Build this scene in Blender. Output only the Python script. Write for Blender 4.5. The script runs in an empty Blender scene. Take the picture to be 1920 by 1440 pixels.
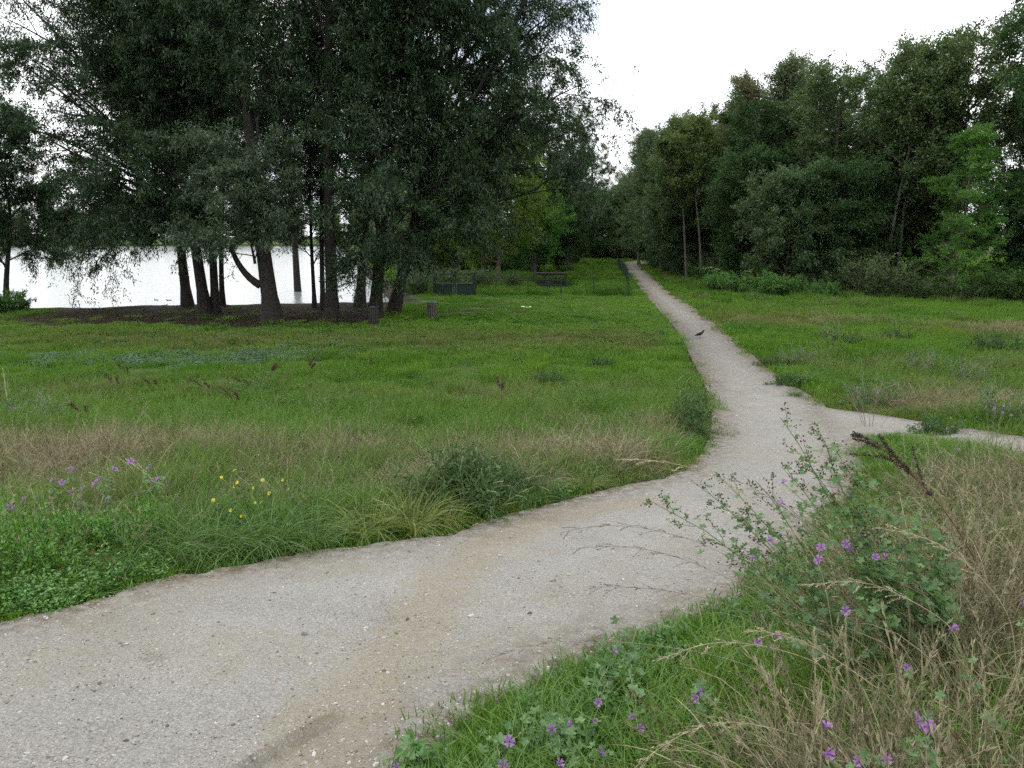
import bpy, math, random
import numpy as np
from mathutils import Vector

random.seed(5)
SC = bpy.context.scene
COL = SC.collection
PI = math.pi

# ------------------------------------------------------------------ camera
F = 1450.0                      # focal length in pixels of a 1920 px wide frame
CAMZ = 4.2
PITCH = math.atan(280.0 / F)
cam_d = bpy.data.cameras.new('camera')
cam_d.sensor_width = 36.0
cam_d.lens = 36.0 * F / 1920.0
cam_d.clip_start = 0.05
cam_d.clip_end = 3000
cam = bpy.data.objects.new('camera', cam_d)
COL.objects.link(cam)
cam.location = (0, 0, CAMZ)
cam.rotation_euler = (PI / 2 - PITCH, 0, 0)
SC.camera = cam

# ------------------------------------------------------------------ sky, sun, exposure
SUN_EL, SUN_AZ = math.radians(54), math.radians(-32)      # azimuth from +Y towards +X
world = bpy.data.worlds.new('World')
SC.world = world
world.use_nodes = True
wn, wl = world.node_tree.nodes, world.node_tree.links
wn.clear()
w_out = wn.new('ShaderNodeOutputWorld')
w_sky = wn.new('ShaderNodeTexSky')
w_sky.sky_type = 'NISHITA'
w_sky.sun_disc = False
w_sky.sun_elevation = SUN_EL
w_sky.sun_rotation = SUN_AZ
w_b1 = wn.new('ShaderNodeBackground'); w_b1.inputs[1].default_value = 0.15
w_b2 = wn.new('ShaderNodeBackground'); w_b2.inputs[1].default_value = 2.3
w_tc = wn.new('ShaderNodeTexCoord')
w_n = wn.new('ShaderNodeTexNoise'); w_n.inputs['Scale'].default_value = 2.6; w_n.inputs['Detail'].default_value = 6
w_r = wn.new('ShaderNodeValToRGB')
w_r.color_ramp.elements[0].position = 0.36; w_r.color_ramp.elements[0].color = (.35, .35, .35, 1)
w_r.color_ramp.elements[1].position = 0.46; w_r.color_ramp.elements[1].color = (1, 1, 1, 1)
w_c = wn.new('ShaderNodeValToRGB')
w_c.color_ramp.elements[0].position = 0.3; w_c.color_ramp.elements[0].color = (.80, .84, .90, 1)
w_c.color_ramp.elements[1].position = 0.7; w_c.color_ramp.elements[1].color = (1, 1, 1, 1)
w_m = wn.new('ShaderNodeMixShader')
wl.new(w_tc.outputs['Generated'], w_n.inputs['Vector'])
wl.new(w_n.outputs['Fac'], w_r.inputs[0])
wl.new(w_n.outputs['Fac'], w_c.inputs[0])
wl.new(w_sky.outputs[0], w_b1.inputs[0])
wl.new(w_c.outputs[0], w_b2.inputs[0])
wl.new(w_r.outputs[0], w_m.inputs[0])
wl.new(w_b1.outputs[0], w_m.inputs[1])
wl.new(w_b2.outputs[0], w_m.inputs[2])
wl.new(w_m.outputs[0], w_out.inputs[0])

sun_d = bpy.data.lights.new('sun', 'SUN')
sun_d.energy = 1.5
sun_d.angle = math.radians(16)
sun_d.color = (1.0, .975, .93)
sun = bpy.data.objects.new('sun', sun_d)
COL.objects.link(sun)
sv = Vector((math.sin(SUN_AZ) * math.cos(SUN_EL), math.cos(SUN_AZ) * math.cos(SUN_EL), math.sin(SUN_EL)))
sun.rotation_euler = sv.to_track_quat('Z', 'Y').to_euler()
sun.location = sv * 60

SC.view_settings.view_transform = 'Standard'
SC.view_settings.look = 'None'
SC.view_settings.gamma = 1
SC.view_settings.exposure = 0.0
SC.view_settings.use_curve_mapping = False
SC.cycles.use_adaptive_sampling = True
SC.cycles.use_denoising = False
SC.cycles.adaptive_threshold = 0.025
SC.cycles.adaptive_min_samples = 16
SC.cycles.max_bounces = 5
SC.cycles.diffuse_bounces = 2
SC.cycles.glossy_bounces = 2
SC.cycles.transmission_bounces = 4
SC.cycles.caustics_reflective = False
SC.cycles.caustics_refractive = False

# ------------------------------------------------------------------ helpers
def setp(o, label=None, cat=None, group=None, kind=None):
    if label: o['label'] = label
    if cat: o['category'] = cat
    if group: o['group'] = group
    if kind: o['kind'] = kind
    return o

def empty(name, loc=(0, 0, 0), rz=0.0, scale=1.0, **k):
    o = bpy.data.objects.new(name, None)
    o.empty_display_size = .2
    COL.objects.link(o)
    o.location = loc
    o.rotation_euler = (0, 0, rz)
    o.scale = (scale,) * 3 if np.isscalar(scale) else scale
    return setp(o, **k)

def norm(a):
    return a / np.maximum(np.linalg.norm(a, axis=-1, keepdims=True), 1e-9)

class MB:
    """collects vertices, faces and one random number per vertex ('v')"""
    def __init__(self):
        self.V, self.F, self.A, self.n = [], [], [], 0
    def add(self, v, faces, a=0.5):
        v = np.asarray(v, dtype=np.float32).reshape(-1, 3)
        for f in (faces if isinstance(faces, list) else [faces]):
            f = np.asarray(f, dtype=np.int64)
            if f.size: self.F.append(f + self.n)
        self.V.append(v)
        self.A.append(np.broadcast_to(np.asarray(a, dtype=np.float32), (len(v),)))
        self.n += len(v)
    def mesh(self, name, mat, smooth=False):
        me = bpy.data.meshes.new(name)
        V = np.concatenate(self.V)
        me.vertices.add(len(V))
        me.vertices.foreach_set('co', V.ravel())
        loops = np.concatenate([f.ravel() for f in self.F])
        sizes = np.concatenate([np.full(len(f), f.shape[1]) for f in self.F])
        starts = np.concatenate([[0], np.cumsum(sizes)[:-1]])
        me.loops.add(len(loops))
        me.loops.foreach_set('vertex_index', loops.astype(np.int32))
        me.polygons.add(len(sizes))
        me.polygons.foreach_set('loop_start', starts.astype(np.int32))
        me.polygons.foreach_set('use_smooth', np.full(len(sizes), smooth))
        at = me.attributes.new('v', 'FLOAT', 'POINT')
        at.data.foreach_set('value', np.concatenate(self.A).astype(np.float32))
        me.update(calc_edges=True)
        me.validate()
        if mat: me.materials.append(mat)
        return me
    def build(self, name, mat, parent=None, smooth=False, **k):
        o = bpy.data.objects.new(name, self.mesh(name, mat, smooth))
        COL.objects.link(o)
        if parent: o.parent = parent
        return setp(o, **k)

def dup_tree(root, loc, rz=0.0, scale=None, label=None, group=None, cat=None, name=None):
    r = root.copy(); COL.objects.link(r)
    if name: r.name = name
    r.location = loc; r.rotation_euler = (0, 0, rz)
    if scale is not None: r.scale = (scale,) * 3 if np.isscalar(scale) else scale
    setp(r, label, cat, group)
    def rec(src, par):
        for ch in list(src.children):
            c = ch.copy(); COL.objects.link(c); c.parent = par
            rec(ch, c)
    kids = list(root.children)
    for ch in kids:
        c = ch.copy(); COL.objects.link(c); c.parent = r
        for g in list(ch.children):
            if g.name.startswith('_'): continue
            d = g.copy(); COL.objects.link(d); d.parent = c
    return r

def box(mb, c, s, rz=0.0, a=.5, bev=0.0):
    c = np.array(c, float); s = np.array(s, float) / 2
    k = np.array([[-1,-1,-1],[1,-1,-1],[1,1,-1],[-1,1,-1],[-1,-1,1],[1,-1,1],[1,1,1],[-1,1,1]], float) * s
    cr, sr = math.cos(rz), math.sin(rz)
    k = np.stack([k[:,0]*cr - k[:,1]*sr, k[:,0]*sr + k[:,1]*cr, k[:,2]], 1)
    mb.add(k + c, [[[0,3,2,1],[4,5,6,7],[0,1,5,4],[1,2,6,5],[2,3,7,6],[3,0,4,7]]], a)

def tubes(mb, lines, rad, sides=6, a=None, cap=True):
    lines = np.asarray(lines, float); rad = np.asarray(rad, float)
    if lines.ndim == 2: lines = lines[None]; rad = rad[None]
    N, P, _ = lines.shape
    tan = np.empty_like(lines)
    tan[:, 1:-1] = lines[:, 2:] - lines[:, :-2]
    tan[:, 0] = lines[:, 1] - lines[:, 0]; tan[:, -1] = lines[:, -1] - lines[:, -2]
    tan = norm(tan)
    ref = np.where(np.abs(tan[:, :1, 2:3]) > .8, np.array([1., 0, 0]), np.array([0, 0, 1.]))
    ref = np.broadcast_to(ref, tan.shape)
    u = norm(np.cross(tan, ref)); w = np.cross(tan, u)
    th = np.arange(sides) * 2 * PI / sides
    ring = (u[:, :, None] * np.cos(th)[:, None] + w[:, :, None] * np.sin(th)[:, None]) * rad[:, :, None, None] + lines[:, :, None]
    i = np.arange(N)[:, None, None] * P * sides; j = np.arange(P - 1)[None, :, None] * sides; k = np.arange(sides)[None, None]
    k2 = (k + 1) % sides
    q = np.stack([i + j + k, i + j + k2, i + j + sides + k2, i + j + sides + k], -1).reshape(-1, 4)
    if a is None: a = .5
    a = np.asarray(a, float)
    if a.ndim == 1: a = np.repeat(a, P * sides)
    fs = [q]
    if cap and sides >= 3:
        fs.append((np.arange(N)[:, None] * P * sides + (P - 1) * sides + np.arange(sides)[None]))
    mb.add(ring.reshape(-1, 3), fs, a)

def leaves(mb, pos, dr, nrm, L, W, a=.5, mid=.42, tri=False):
    """kite-shaped leaves"""
    dr = norm(dr); side = norm(np.cross(dr, nrm))
    L = np.broadcast_to(L, (len(pos),))[:, None]; W = np.broadcast_to(W, (len(pos),))[:, None]
    if tri:
        v = np.stack([pos - side * W / 2, pos + side * W / 2, pos + dr * L], 1).reshape(-1, 3)
        a = np.broadcast_to(np.asarray(a, float), (len(pos),))
        mb.add(v, np.arange(len(pos))[:, None] * 3 + np.arange(3)[None], np.repeat(a, 3)); return
    up = norm(np.cross(side, dr))
    m = pos + dr * L * mid - up * L * .06
    v = np.stack([pos, m + side * W / 2, pos + dr * L, m - side * W / 2], 1).reshape(-1, 3)
    q = np.arange(len(pos))[:, None] * 4 + np.arange(4)[None]
    a = np.broadcast_to(np.asarray(a, float), (len(pos),))
    mb.add(v, q, np.repeat(a, 4))

# ------------------------------------------------------------------ terrain
LAKE_Z = -0.45
def smooth(t):
    t = np.clip(t, 0, 1); return t * t * (3 - 2 * t)

def lake_s(x, y):
    near = 44.2 + 3.2 * smooth((x + 27) / 16) + .5 * np.sin(x * .55) + .25 * np.sin(x * 1.7 + 1)
    right = (-6.5 - .235 * (y - 50)) - x
    return np.minimum(np.minimum(y - near, right), 330 - y + 10 * np.sin(x * .013))

def height(x, y):
    x = np.asarray(x, float); y = np.asarray(y, float)
    t = 2.65 - .15 * y
    k = .3
    z = np.where(t / k > 20, t, k * np.log1p(np.exp(np.clip(t / k, -40, 20))))
    z = 3.0 - .25 * np.log1p(np.exp(np.clip((3.0 - z) / .25, -30, 30)) ) * 1.0 if False else np.minimum(z, 3.0)
    und = .035 * np.sin(x * .9 + 1.3 * np.sin(y * .31)) + .03 * np.sin(y * .8 + x * .35) + .02 * np.sin(x * 2.1 - y * 1.3)
    z = z + und * smooth((y - 4) / 6) * (1 - smooth((y - 38) / 12))
    s = lake_s(x, y)
    z = z - smooth(s / 2.5) * 1.4 + .12 * smooth((s + 4) / 4) * (1 - smooth(s / 1.0)) * smooth((60 - y) / 10)
    # ditch under the footbridge
    dx, dy = (x - 3.9 - .05 * (y - 74)) / 2.1, (y - 75) / 12.0
    z = z - .8 * np.exp(-(dx * dx) ** 2 - (dy * dy) ** 2)
    # far ground rises gently behind the wood
    return z

_sp, _cp = math.sin(PITCH), math.cos(PITCH)
def ray(px, py):
    u, v = (px - 960) / F, -(py - 720) / F
    return np.array([u, v * _sp + _cp, v * _cp - _sp])
def at(px, py, d):
    """point on a line of sight at distance d along +Y"""
    r = ray(px, py); return np.array([0, 0, CAMZ]) + r * (d / r[1])
def G(px, py):
    """where that line of sight meets the ground"""
    r = ray(px, py); o = np.array([0, 0, CAMZ])
    s = np.geomspace(.8, 900, 4000)
    p = o + r * s[:, None]
    below = p[:, 2] < height(p[:, 0], p[:, 1])
    i = int(np.argmax(below)) if below.any() else len(s) - 1
    a, b = s[max(i - 1, 0)], s[i]
    for _ in range(25):
        m = (a + b) / 2; q = o + r * m
        if q[2] < height(q[0], q[1]): b = m
        else: a = m
    q = o + r * b
    return np.array([q[0], q[1], float(height(q[0], q[1]))])
def ground(x, y): return np.array([x, y, float(height(x, y))])

LEFT = [(-900, 1330), (-400, 1238), (0, 1168), (130, 1140), (215, 1112), (240, 1100), (330, 1085), (420, 1070), (560, 1042), (700, 1022),
        (840, 1003), (880, 987), (1000, 955), (1120, 925), (1220, 902), (1280, 884), (1312, 852), (1330, 817), (1334, 774),
        (1320, 724), (1295, 672), (1268, 620), (1240, 588), (1212, 556), (1200, 541), (1186, 522), (1173, 505), (1166, 497), (1172, 492.5), (1200, 489.5), (1230, 488)]
RIGHT = [(420, 2300), (560, 1700), (760, 1490), (825, 1435), (940, 1350), (1035, 1292), (1165, 1230), (1280, 1195), (1410, 1130), (1520, 1030),
         (1590, 945), (1625, 880), (1610, 832), (1570, 790), (1545, 757),
         (1480, 722), (1430, 685), (1385, 640), (1340, 608), (1300, 577), (1262, 553), (1232, 530), (1214, 513), (1203, 501), (1201, 498), (1206, 496.5), (1230, 494.5)]
B_TOP = [(1500, 735), (1545, 757), (1600, 768), (1700, 785), (1800, 801), (1920, 820), (2200, 862), (2600, 900)]
B_BOT = [(1560, 900), (1600, 855), (1625, 832), (1660, 822), (1720, 824), (1800, 838), (1920, 864), (2200, 920), (2600, 1000)]
def line(pts):
    return np.array([G(*p)[:2] for p in pts])
pl, pr, bt, bb = line(LEFT), line(RIGHT), line(B_TOP), line(B_BOT)

def resample(p, n, w=None):
    seg = np.linalg.norm(np.diff(p, axis=0), axis=1); s = np.concatenate([[0], np.cumsum(seg)])
    t = np.linspace(0, 1, n) if w is None else w
    t = t * s[-1]
    return np.stack([np.interp(t, s, p[:, k]) for k in range(p.shape[1])], 1)
def in_poly(x, y, poly):
    x = np.asarray(x); y = np.asarray(y); c = np.zeros(x.shape, bool)
    for (x1, y1), (x2, y2) in zip(poly, np.roll(poly, -1, 0)):
        if y1 == y2: continue
        c ^= ((y1 > y) != (y2 > y)) & (x < (x2 - x1) * (y - y1) / (y2 - y1) + x1)
    return c
def dist_line(x, y, poly, closed=True):
    x = np.asarray(x, float); y = np.asarray(y, float); d = np.full(x.shape, 1e9)
    P = poly if not closed else np.vstack([poly, poly[:1]])
    for (x1, y1), (x2, y2) in zip(P[:-1], P[1:]):
        ex, ey = x2 - x1, y2 - y1; l2 = ex * ex + ey * ey + 1e-12
        t = np.clip(((x - x1) * ex + (y - y1) * ey) / l2, 0, 1)
        d = np.minimum(d, (x - x1 - t * ex) ** 2 + (y - y1 - t * ey) ** 2)
    return np.sqrt(d)
POLY_M = np.vstack([pl, pr[::-1]]); POLY_B = np.vstack([bt, bb[::-1]])
def path_sd(x, y):
    """negative inside the paths, positive metres outside"""
    dm, db = dist_line(x, y, POLY_M), dist_line(x, y, POLY_B)
    dm = np.where(in_poly(x, y, POLY_M), -dm, dm); db = np.where(in_poly(x, y, POLY_B), -db, db)
    return np.minimum(dm, db)

def vnoise(x, y, f, seed=0):
    """cheap smooth value noise"""
    x = np.asarray(x, float) * f; y = np.asarray(y, float) * f
    xi, yi = np.floor(x).astype(np.int64), np.floor(y).astype(np.int64)
    def h(a, b):
        n = (a * 374761393 + b * 668265263 + seed * 974634777) & 0x7fffffff
        n = ((n ^ (n >> 13)) * 1274126177) & 0x7fffffff
        return ((n ^ (n >> 16)) & 0xffff) / 65535.0
    u, v = smooth(x - xi), smooth(y - yi)
    return (h(xi, yi) * (1 - u) + h(xi + 1, yi) * u) * (1 - v) + (h(xi, yi + 1) * (1 - u) + h(xi + 1, yi + 1) * u) * v
def fnoise(x, y, f, seed=0):
    return .55 * vnoise(x, y, f, seed) + .3 * vnoise(x, y, f * 2.1, seed + 1) + .15 * vnoise(x, y, f * 4.3, seed + 2)

def soil_mask(x, y):
    n = fnoise(x, y, .45, 11)
    a = smooth((y - 33.5) / 5) * (1 - smooth((y - 52) / 3)) * smooth((-5.0 - x) / 3.5) * (.35 + .65 * smooth((x + 27) / 5))
    m = np.clip(a * 1.5 - (n - .25) * 1.0, 0, 1) * (a > 0)
    for px, py, rx, ry in ((922, 572, 1.3, .9), (955, 585, 1.2, .6), (760, 566, 1.2, 1.3), (870, 583, 1.6, .8)):
        c = G(px, py); m = np.maximum(m, smooth(1.6 - 1.3 * np.sqrt(((x - c[0]) / rx) ** 2 + ((y - c[1]) / ry) ** 2)))
    return m

def dry_map(x, y):
    """how much the grass has turned to straw"""
    n = fnoise(x, y, .35, 3); n2 = fnoise(x, y, 1.1, 9)
    left = .80 * np.exp(-((y - 9.0) / 2.6) ** 2) * (1 - smooth((x - .6) / 2.5))
    left = np.maximum(left, .65 * np.exp(-((y - 12.5) / 2.0) ** 2 - ((x - 1.8) / 2.2) ** 2))
    left = left + (left > .06) * (1.5 * (fnoise(x, y, .55, 13) - .5) + .8 * (vnoise(x, y, 1.7, 14) - .5)) * .8
    left = np.clip(left * .7, 0, .7)
    left = np.maximum(left, .55 * np.exp(-((y - 31) / 4) ** 2) * (x < 6) )
    left = np.maximum(left, .35 * np.exp(-((y - 20) / 3) ** 2))
    e = .33
    right = np.where(x > 2.5, .28 * smooth((n - .45) / .2), 0)
    right = np.maximum(right, .7 * np.exp(-((y - 17.5) / 2.2) ** 2) * smooth((x - 6.8) / 2))
    right = np.maximum(right, .7 * np.exp(-((y - 38) / 4) ** 2 - ((x - 13) / 5) ** 2))
    right = np.maximum(right, .7 * np.exp(-((y - 33) / 5) ** 2 - ((x - 22) / 4) ** 2))
    rightside = x > np.interp(y, [3, 8, 14, 20, 30, 50, 120], [0, 3, 5.5, 5.2, 7, 9.5, 19])
    fore = smooth((x - .85 - .30 * y) / 1.4) * (1 - smooth((y - 7.5) / 2.5)) * .75
    fore = np.maximum(fore * .9, .42 * smooth((x - .05 - .19 * y) / .5) * (1 - smooth((y - 4.5) / 2)) * (.35 + .9 * smooth((n2 - .3) / .3)))
    d = np.where(rightside, np.maximum(np.where(y > 12, right, 0), fore), left)
    return np.clip(d * (.5 + .9 * n2) + .25 * (n - .5), 0, 1)

# ------------------------------------------------------------------ materials
def new_mat(name):
    m = bpy.data.materials.new(name); m.use_nodes = True
    nt = m.node_tree; nt.nodes.clear()
    out = nt.nodes.new('ShaderNodeOutputMaterial')
    return m, nt, out
def N(nt, t, **k):
    n = nt.nodes.new(t)
    for a, b in k.items(): setattr(n, a, b)
    return n
def ramp(nt, src, stops):
    r = N(nt, 'ShaderNodeValToRGB')
    e = r.color_ramp.elements
    while len(e) < len(stops): e.new(.5)
    for i, (p, c) in enumerate(stops):
        e[i].position = p; e[i].color = (*c, 1)
    nt.links.new(src, r.inputs[0]); return r.outputs[0]
def mixc(nt, f, a, b, mode='MIX'):
    m = N(nt, 'ShaderNodeMix', data_type='RGBA', blend_type=mode)
    for s, v in ((m.inputs[0], f), (m.inputs[6], a), (m.inputs[7], b)):
        if hasattr(v, 'links'): nt.links.new(v, s)
        elif np.isscalar(v): s.default_value = v
        else: s.default_value = (*v, 1)
    return m.outputs[2]
def noise(nt, scale, detail=3, coord=None, rough=.55):
    n = N(nt, 'ShaderNodeTexNoise'); n.inputs['Scale'].default_value = scale; n.inputs['Detail'].default_value = detail
    n.inputs['Roughness'].default_value = rough
    if coord is not None: nt.links.new(coord, n.inputs['Vector'])
    return n.outputs['Fac']
def attr(nt, name, typ='GEOMETRY'):
    a = N(nt, 'ShaderNodeAttribute', attribute_type=typ, attribute_name=name); return a.outputs['Fac']
def math_n(nt, op, a, b=None, clamp=False):
    m = N(nt, 'ShaderNodeMath', operation=op, use_clamp=clamp)
    for s, v in ((m.inputs[0], a), (m.inputs[1], b)):
        if v is None: continue
        if hasattr(v, 'links'): nt.links.new(v, s)
        else: s.default_value = v
    return m.outputs[0]

def solid(name, col, rough=.7, var=.25, scale=8, bump=.0, metal=0, bscale=None):
    m, nt, out = new_mat(name)
    tc = N(nt, 'ShaderNodeTexCoord').outputs['Object']
    n = noise(nt, scale, 5, tc)
    c = ramp(nt, n, [(.3, tuple(x * (1 - var) for x in col)), (.7, tuple(min(1, x * (1 + var)) for x in col))])
    p = N(nt, 'ShaderNodeBsdfPrincipled')
    nt.links.new(c, p.inputs['Base Color']); p.inputs['Roughness'].default_value = rough; p.inputs['Metallic'].default_value = metal
    if bump:
        b = N(nt, 'ShaderNodeBump'); b.inputs['Strength'].default_value = bump; b.inputs['Distance'].default_value = .02
        nt.links.new(noise(nt, bscale or scale * 3, 5, tc), b.inputs['Height']); nt.links.new(b.outputs[0], p.inputs['Normal'])
    nt.links.new(p.outputs[0], out.inputs[0]); return m

def leaf_mat(name, dark, light, trans=.35, gloss=.06, tint=None):
    """two-sided leaf: reflects and lets light through; colour differs from leaf to leaf"""
    m, nt, out = new_mat(name)
    v = attr(nt, 'v')
    c = ramp(nt, v, [(0, dark), (1, light)])
    d = N(nt, 'ShaderNodeBsdfDiffuse'); t = N(nt, 'ShaderNodeBsdfTranslucent'); g = N(nt, 'ShaderNodeBsdfGlossy')
    g.inputs['Roughness'].default_value = .42; g.inputs['Color'].default_value = (.8, .9, .9, 1)
    nt.links.new(c, d.inputs[0])
    tc = mixc(nt, .5, c, tint or tuple(min(1, x * y) for x, y in zip(light, (1.3, 1.35, .6))))
    nt.links.new(tc, t.inputs[0])
    a = N(nt, 'ShaderNodeMixShader'); a.inputs[0].default_value = trans
    nt.links.new(d.outputs[0], a.inputs[1]); nt.links.new(t.outputs[0], a.inputs[2])
    b = N(nt, 'ShaderNodeMixShader'); b.inputs[0].default_value = gloss
    nt.links.new(a.outputs[0], b.inputs[1]); nt.links.new(g.outputs[0], b.inputs[2])
    nt.links.new(b.outputs[0], out.inputs[0]); return m

def grass_mat(name, green0, green1, straw0, straw1, base_dry=0.0, trans=.3):
    """blade colour from the tuft's own 'dry' and 'tint' and the blade's own random number"""
    m, nt, out = new_mat(name)
    v = attr(nt, 'v'); dry = attr(nt, 'dry', 'INSTANCER'); tint = attr(nt, 'tint', 'INSTANCER')
    g = mixc(nt, tint, green0, green1)
    g = mixc(nt, math_n(nt, 'MULTIPLY', v, .5), g, tuple(min(1, x * 1.8) for x in green1))
    s = mixc(nt, v, straw0, straw1)
    f = math_n(nt, 'SUBTRACT', math_n(nt, 'MULTIPLY', math_n(nt, 'ADD', dry, base_dry), 1.9), v)
    f = math_n(nt, 'ADD', math_n(nt, 'MULTIPLY', f, 2.5), .0, clamp=True)
    c = mixc(nt, f, g, s)
    d = N(nt, 'ShaderNodeBsdfDiffuse'); t = N(nt, 'ShaderNodeBsdfTranslucent'); gl = N(nt, 'ShaderNodeBsdfGlossy')
    gl.inputs['Roughness'].default_value = .45
    nt.links.new(c, d.inputs[0]); nt.links.new(c, t.inputs[0])
    a = N(nt, 'ShaderNodeMixShader'); a.inputs[0].default_value = trans
    nt.links.new(d.outputs[0], a.inputs[1]); nt.links.new(t.outputs[0], a.inputs[2])
    b = N(nt, 'ShaderNodeMixShader'); b.inputs[0].default_value = .025
    nt.links.new(a.outputs[0], b.inputs[1]); nt.links.new(gl.outputs[0], b.inputs[2])
    nt.links.new(b.outputs[0], out.inputs[0]); return m

def ground_mat():
    m, nt, out = new_mat('meadow_soil')
    tc = N(nt, 'ShaderNodeTexCoord').outputs['Object']
    n1, n2 = noise(nt, .5, 6, tc), noise(nt, 9, 6, tc, .7)
    g = ramp(nt, n1, [(.3, (.024, .05, .009)), (.55, (.04, .078, .014)), (.75, (.068, .088, .026))])
    g = mixc(nt, .55, g, ramp(nt, n2, [(.25, (.02, .035, .010)), (.5, (.055, .095, .022)), (.8, (.13, .15, .06))]))
    g = mixc(nt, math_n(nt, 'MULTIPLY', attr(nt, 'dry'), .75), g, ramp(nt, n2, [(.3, (.10, .075, .035)), (.7, (.27, .22, .12))]))
    s = ramp(nt, noise(nt, 14, 7, tc, .75), [(.3, (.010, .008, .0055)), (.55, (.024, .019, .013)), (.75, (.055, .044, .030))])  # bare soil, its tone deepened to carry the shade under the willows
    c = mixc(nt, attr(nt, 'soil'), g, s)
    p = N(nt, 'ShaderNodeBsdfPrincipled'); p.inputs['Roughness'].default_value = .95
    p.inputs['Specular IOR Level'].default_value = .1
    nt.links.new(c, p.inputs['Base Color'])
    b = N(nt, 'ShaderNodeBump'); b.inputs['Strength'].default_value = .6; b.inputs['Distance'].default_value = .05
    nt.links.new(noise(nt, 20, 6, tc, .7), b.inputs['Height']); nt.links.new(b.outputs[0], p.inputs['Normal'])
    nt.links.new(p.outputs[0], out.inputs[0]); return m

def path_mat():
    m, nt, out = new_mat('path_gravel')
    tc = N(nt, 'ShaderNodeTexCoord').outputs['Object']
    vo = N(nt, 'ShaderNodeTexVoronoi'); vo.inputs['Scale'].default_value = 135; nt.links.new(tc, vo.inputs['Vector'])
    vc = N(nt, 'ShaderNodeSeparateColor'); nt.links.new(vo.outputs['Color'], vc.inputs[0])
    grain = ramp(nt, vc.outputs[0], [(0, (.055, .051, .045)), (.35, (.18, .173, .156)), (.8, (.295, .287, .262)), (1, (.50, .492, .465))])
    fine = ramp(nt, noise(nt, 320, 4, tc, .7), [(.3, (.10, .096, .085)), (.7, (.32, .31, .284))])
    grav = mixc(nt, .45, grain, fine)
    grav = mixc(nt, .4, grav, ramp(nt, noise(nt, 1.6, 7, tc, .65), [(.3, (.165, .157, .137)), (.7, (.265, .256, .234))]))
    sand = ramp(nt, noise(nt, 40, 6, tc, .8), [(.25, (.14, .112, .066)), (.75, (.265, .225, .145))])
    sm = math_n(nt, 'ADD', attr(nt, 'sand'), math_n(nt, 'MULTIPLY', math_n(nt, 'SUBTRACT', noise(nt, 7, 9, tc, .8), .5), 2.2), clamp=True)
    sm = math_n(nt, 'MULTIPLY', sm, ramp(nt, noise(nt, 60, 3, tc, .7), [(.35, (.25,)*3), (.6, (1,)*3)]))
    sm = ramp(nt, sm, [(.2, (0,) * 3), (.85, (.8,) * 3)])
    c = mixc(nt, sm, grav, sand)
    em = math_n(nt, 'MULTIPLY', attr(nt, 'edge'), ramp(nt, noise(nt, 9, 6, tc, .7), [(.35, (0,)*3), (.6, (1,)*3)]))
    c = mixc(nt, em, c, ramp(nt, noise(nt, 30, 5, tc, .7), [(.3, (.05, .038, .026)), (.7, (.16, .13, .09))]))
    wet = attr(nt, 'wet')
    c = mixc(nt, math_n(nt, 'MULTIPLY', wet, .75), c, (.13, .125, .125))
    p = N(nt, 'ShaderNodeBsdfPrincipled'); p.inputs['Roughness'].default_value = .9; p.inputs['Specular IOR Level'].default_value = .2
    nt.links.new(c, p.inputs['Base Color'])
    b = N(nt, 'ShaderNodeBump'); b.inputs['Strength'].default_value = .55; b.inputs['Distance'].default_value = .006
    h = math_n(nt, 'ADD', math_n(nt, 'MULTIPLY', vo.outputs['Distance'], -1.0), noise(nt, 160, 5, tc, .7))
    nt.links.new(h, b.inputs['Height'])
    b2 = N(nt, 'ShaderNodeBump'); b2.inputs['Strength'].default_value = .5; b2.inputs['Distance'].default_value = .03
    nt.links.new(noise(nt, 6, 6, tc, .65), b2.inputs['Height']); nt.links.new(b.outputs[0], b2.inputs['Normal'])
    nt.links.new(b2.outputs[0], p.inputs['Normal'])
    nt.links.new(p.outputs[0], out.inputs[0]); return m

def water_mat(name, scale, strength, rough, base=(.02, .03, .025)):
    m, nt, out = new_mat(name)
    tc = N(nt, 'ShaderNodeTexCoord').outputs['Object']
    p = N(nt, 'ShaderNodeBsdfPrincipled'); p.inputs['Base Color'].default_value = (*base, 1)
    p.inputs['Roughness'].default_value = rough; p.inputs['IOR'].default_value = 1.33
    b = N(nt, 'ShaderNodeBump'); b.inputs['Strength'].default_value = strength; b.inputs['Distance'].default_value = .1
    nt.links.new(noise(nt, scale, 4, tc), b.inputs['Height']); nt.links.new(b.outputs[0], p.inputs['Normal'])
    nt.links.new(p.outputs[0], out.inputs[0]); return m

M = {}
M['ground'] = ground_mat(); M['path'] = path_mat()
M['lake'] = water_mat('lake_water', 1.3, .6, .2, (.20, .225, .215)); M['ditch'] = water_mat('ditch_water', 3, .1, .05)
M['bark'] = solid('willow_bark', (.021, .0175, .014), .95, .6, 7, 1.0, bscale=18)
M['bark_pale'] = solid('pale_bark', (.125, .115, .098), .9, .4, 4, .6, bscale=16)
M['bark_mid'] = solid('brown_bark', (.085, .07, .055), .95, .4, 4, .8, bscale=14)
M['willow'] = leaf_mat('willow_leaf', (.013, .033, .0095), (.043, .078, .031), .3, .03)
M['willow_pale'] = leaf_mat('willow_pale_leaf', (.032, .062, .027), (.092, .136, .074), .3, .04)
M['oak'] = leaf_mat('dark_leaf', (.017, .045, .012), (.050, .098, .030), .3, .02)
M['ash'] = leaf_mat('mid_leaf', (.032, .066, .016), (.085, .135, .036), .33, .04)
M['poplar'] = leaf_mat('poplar_leaf', (.05, .080, .026), (.12, .155, .062), .33, .05)
M['larch'] = leaf_mat('light_leaf', (.036, .115, .012), (.10, .23, .03), .45, .03)
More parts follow.
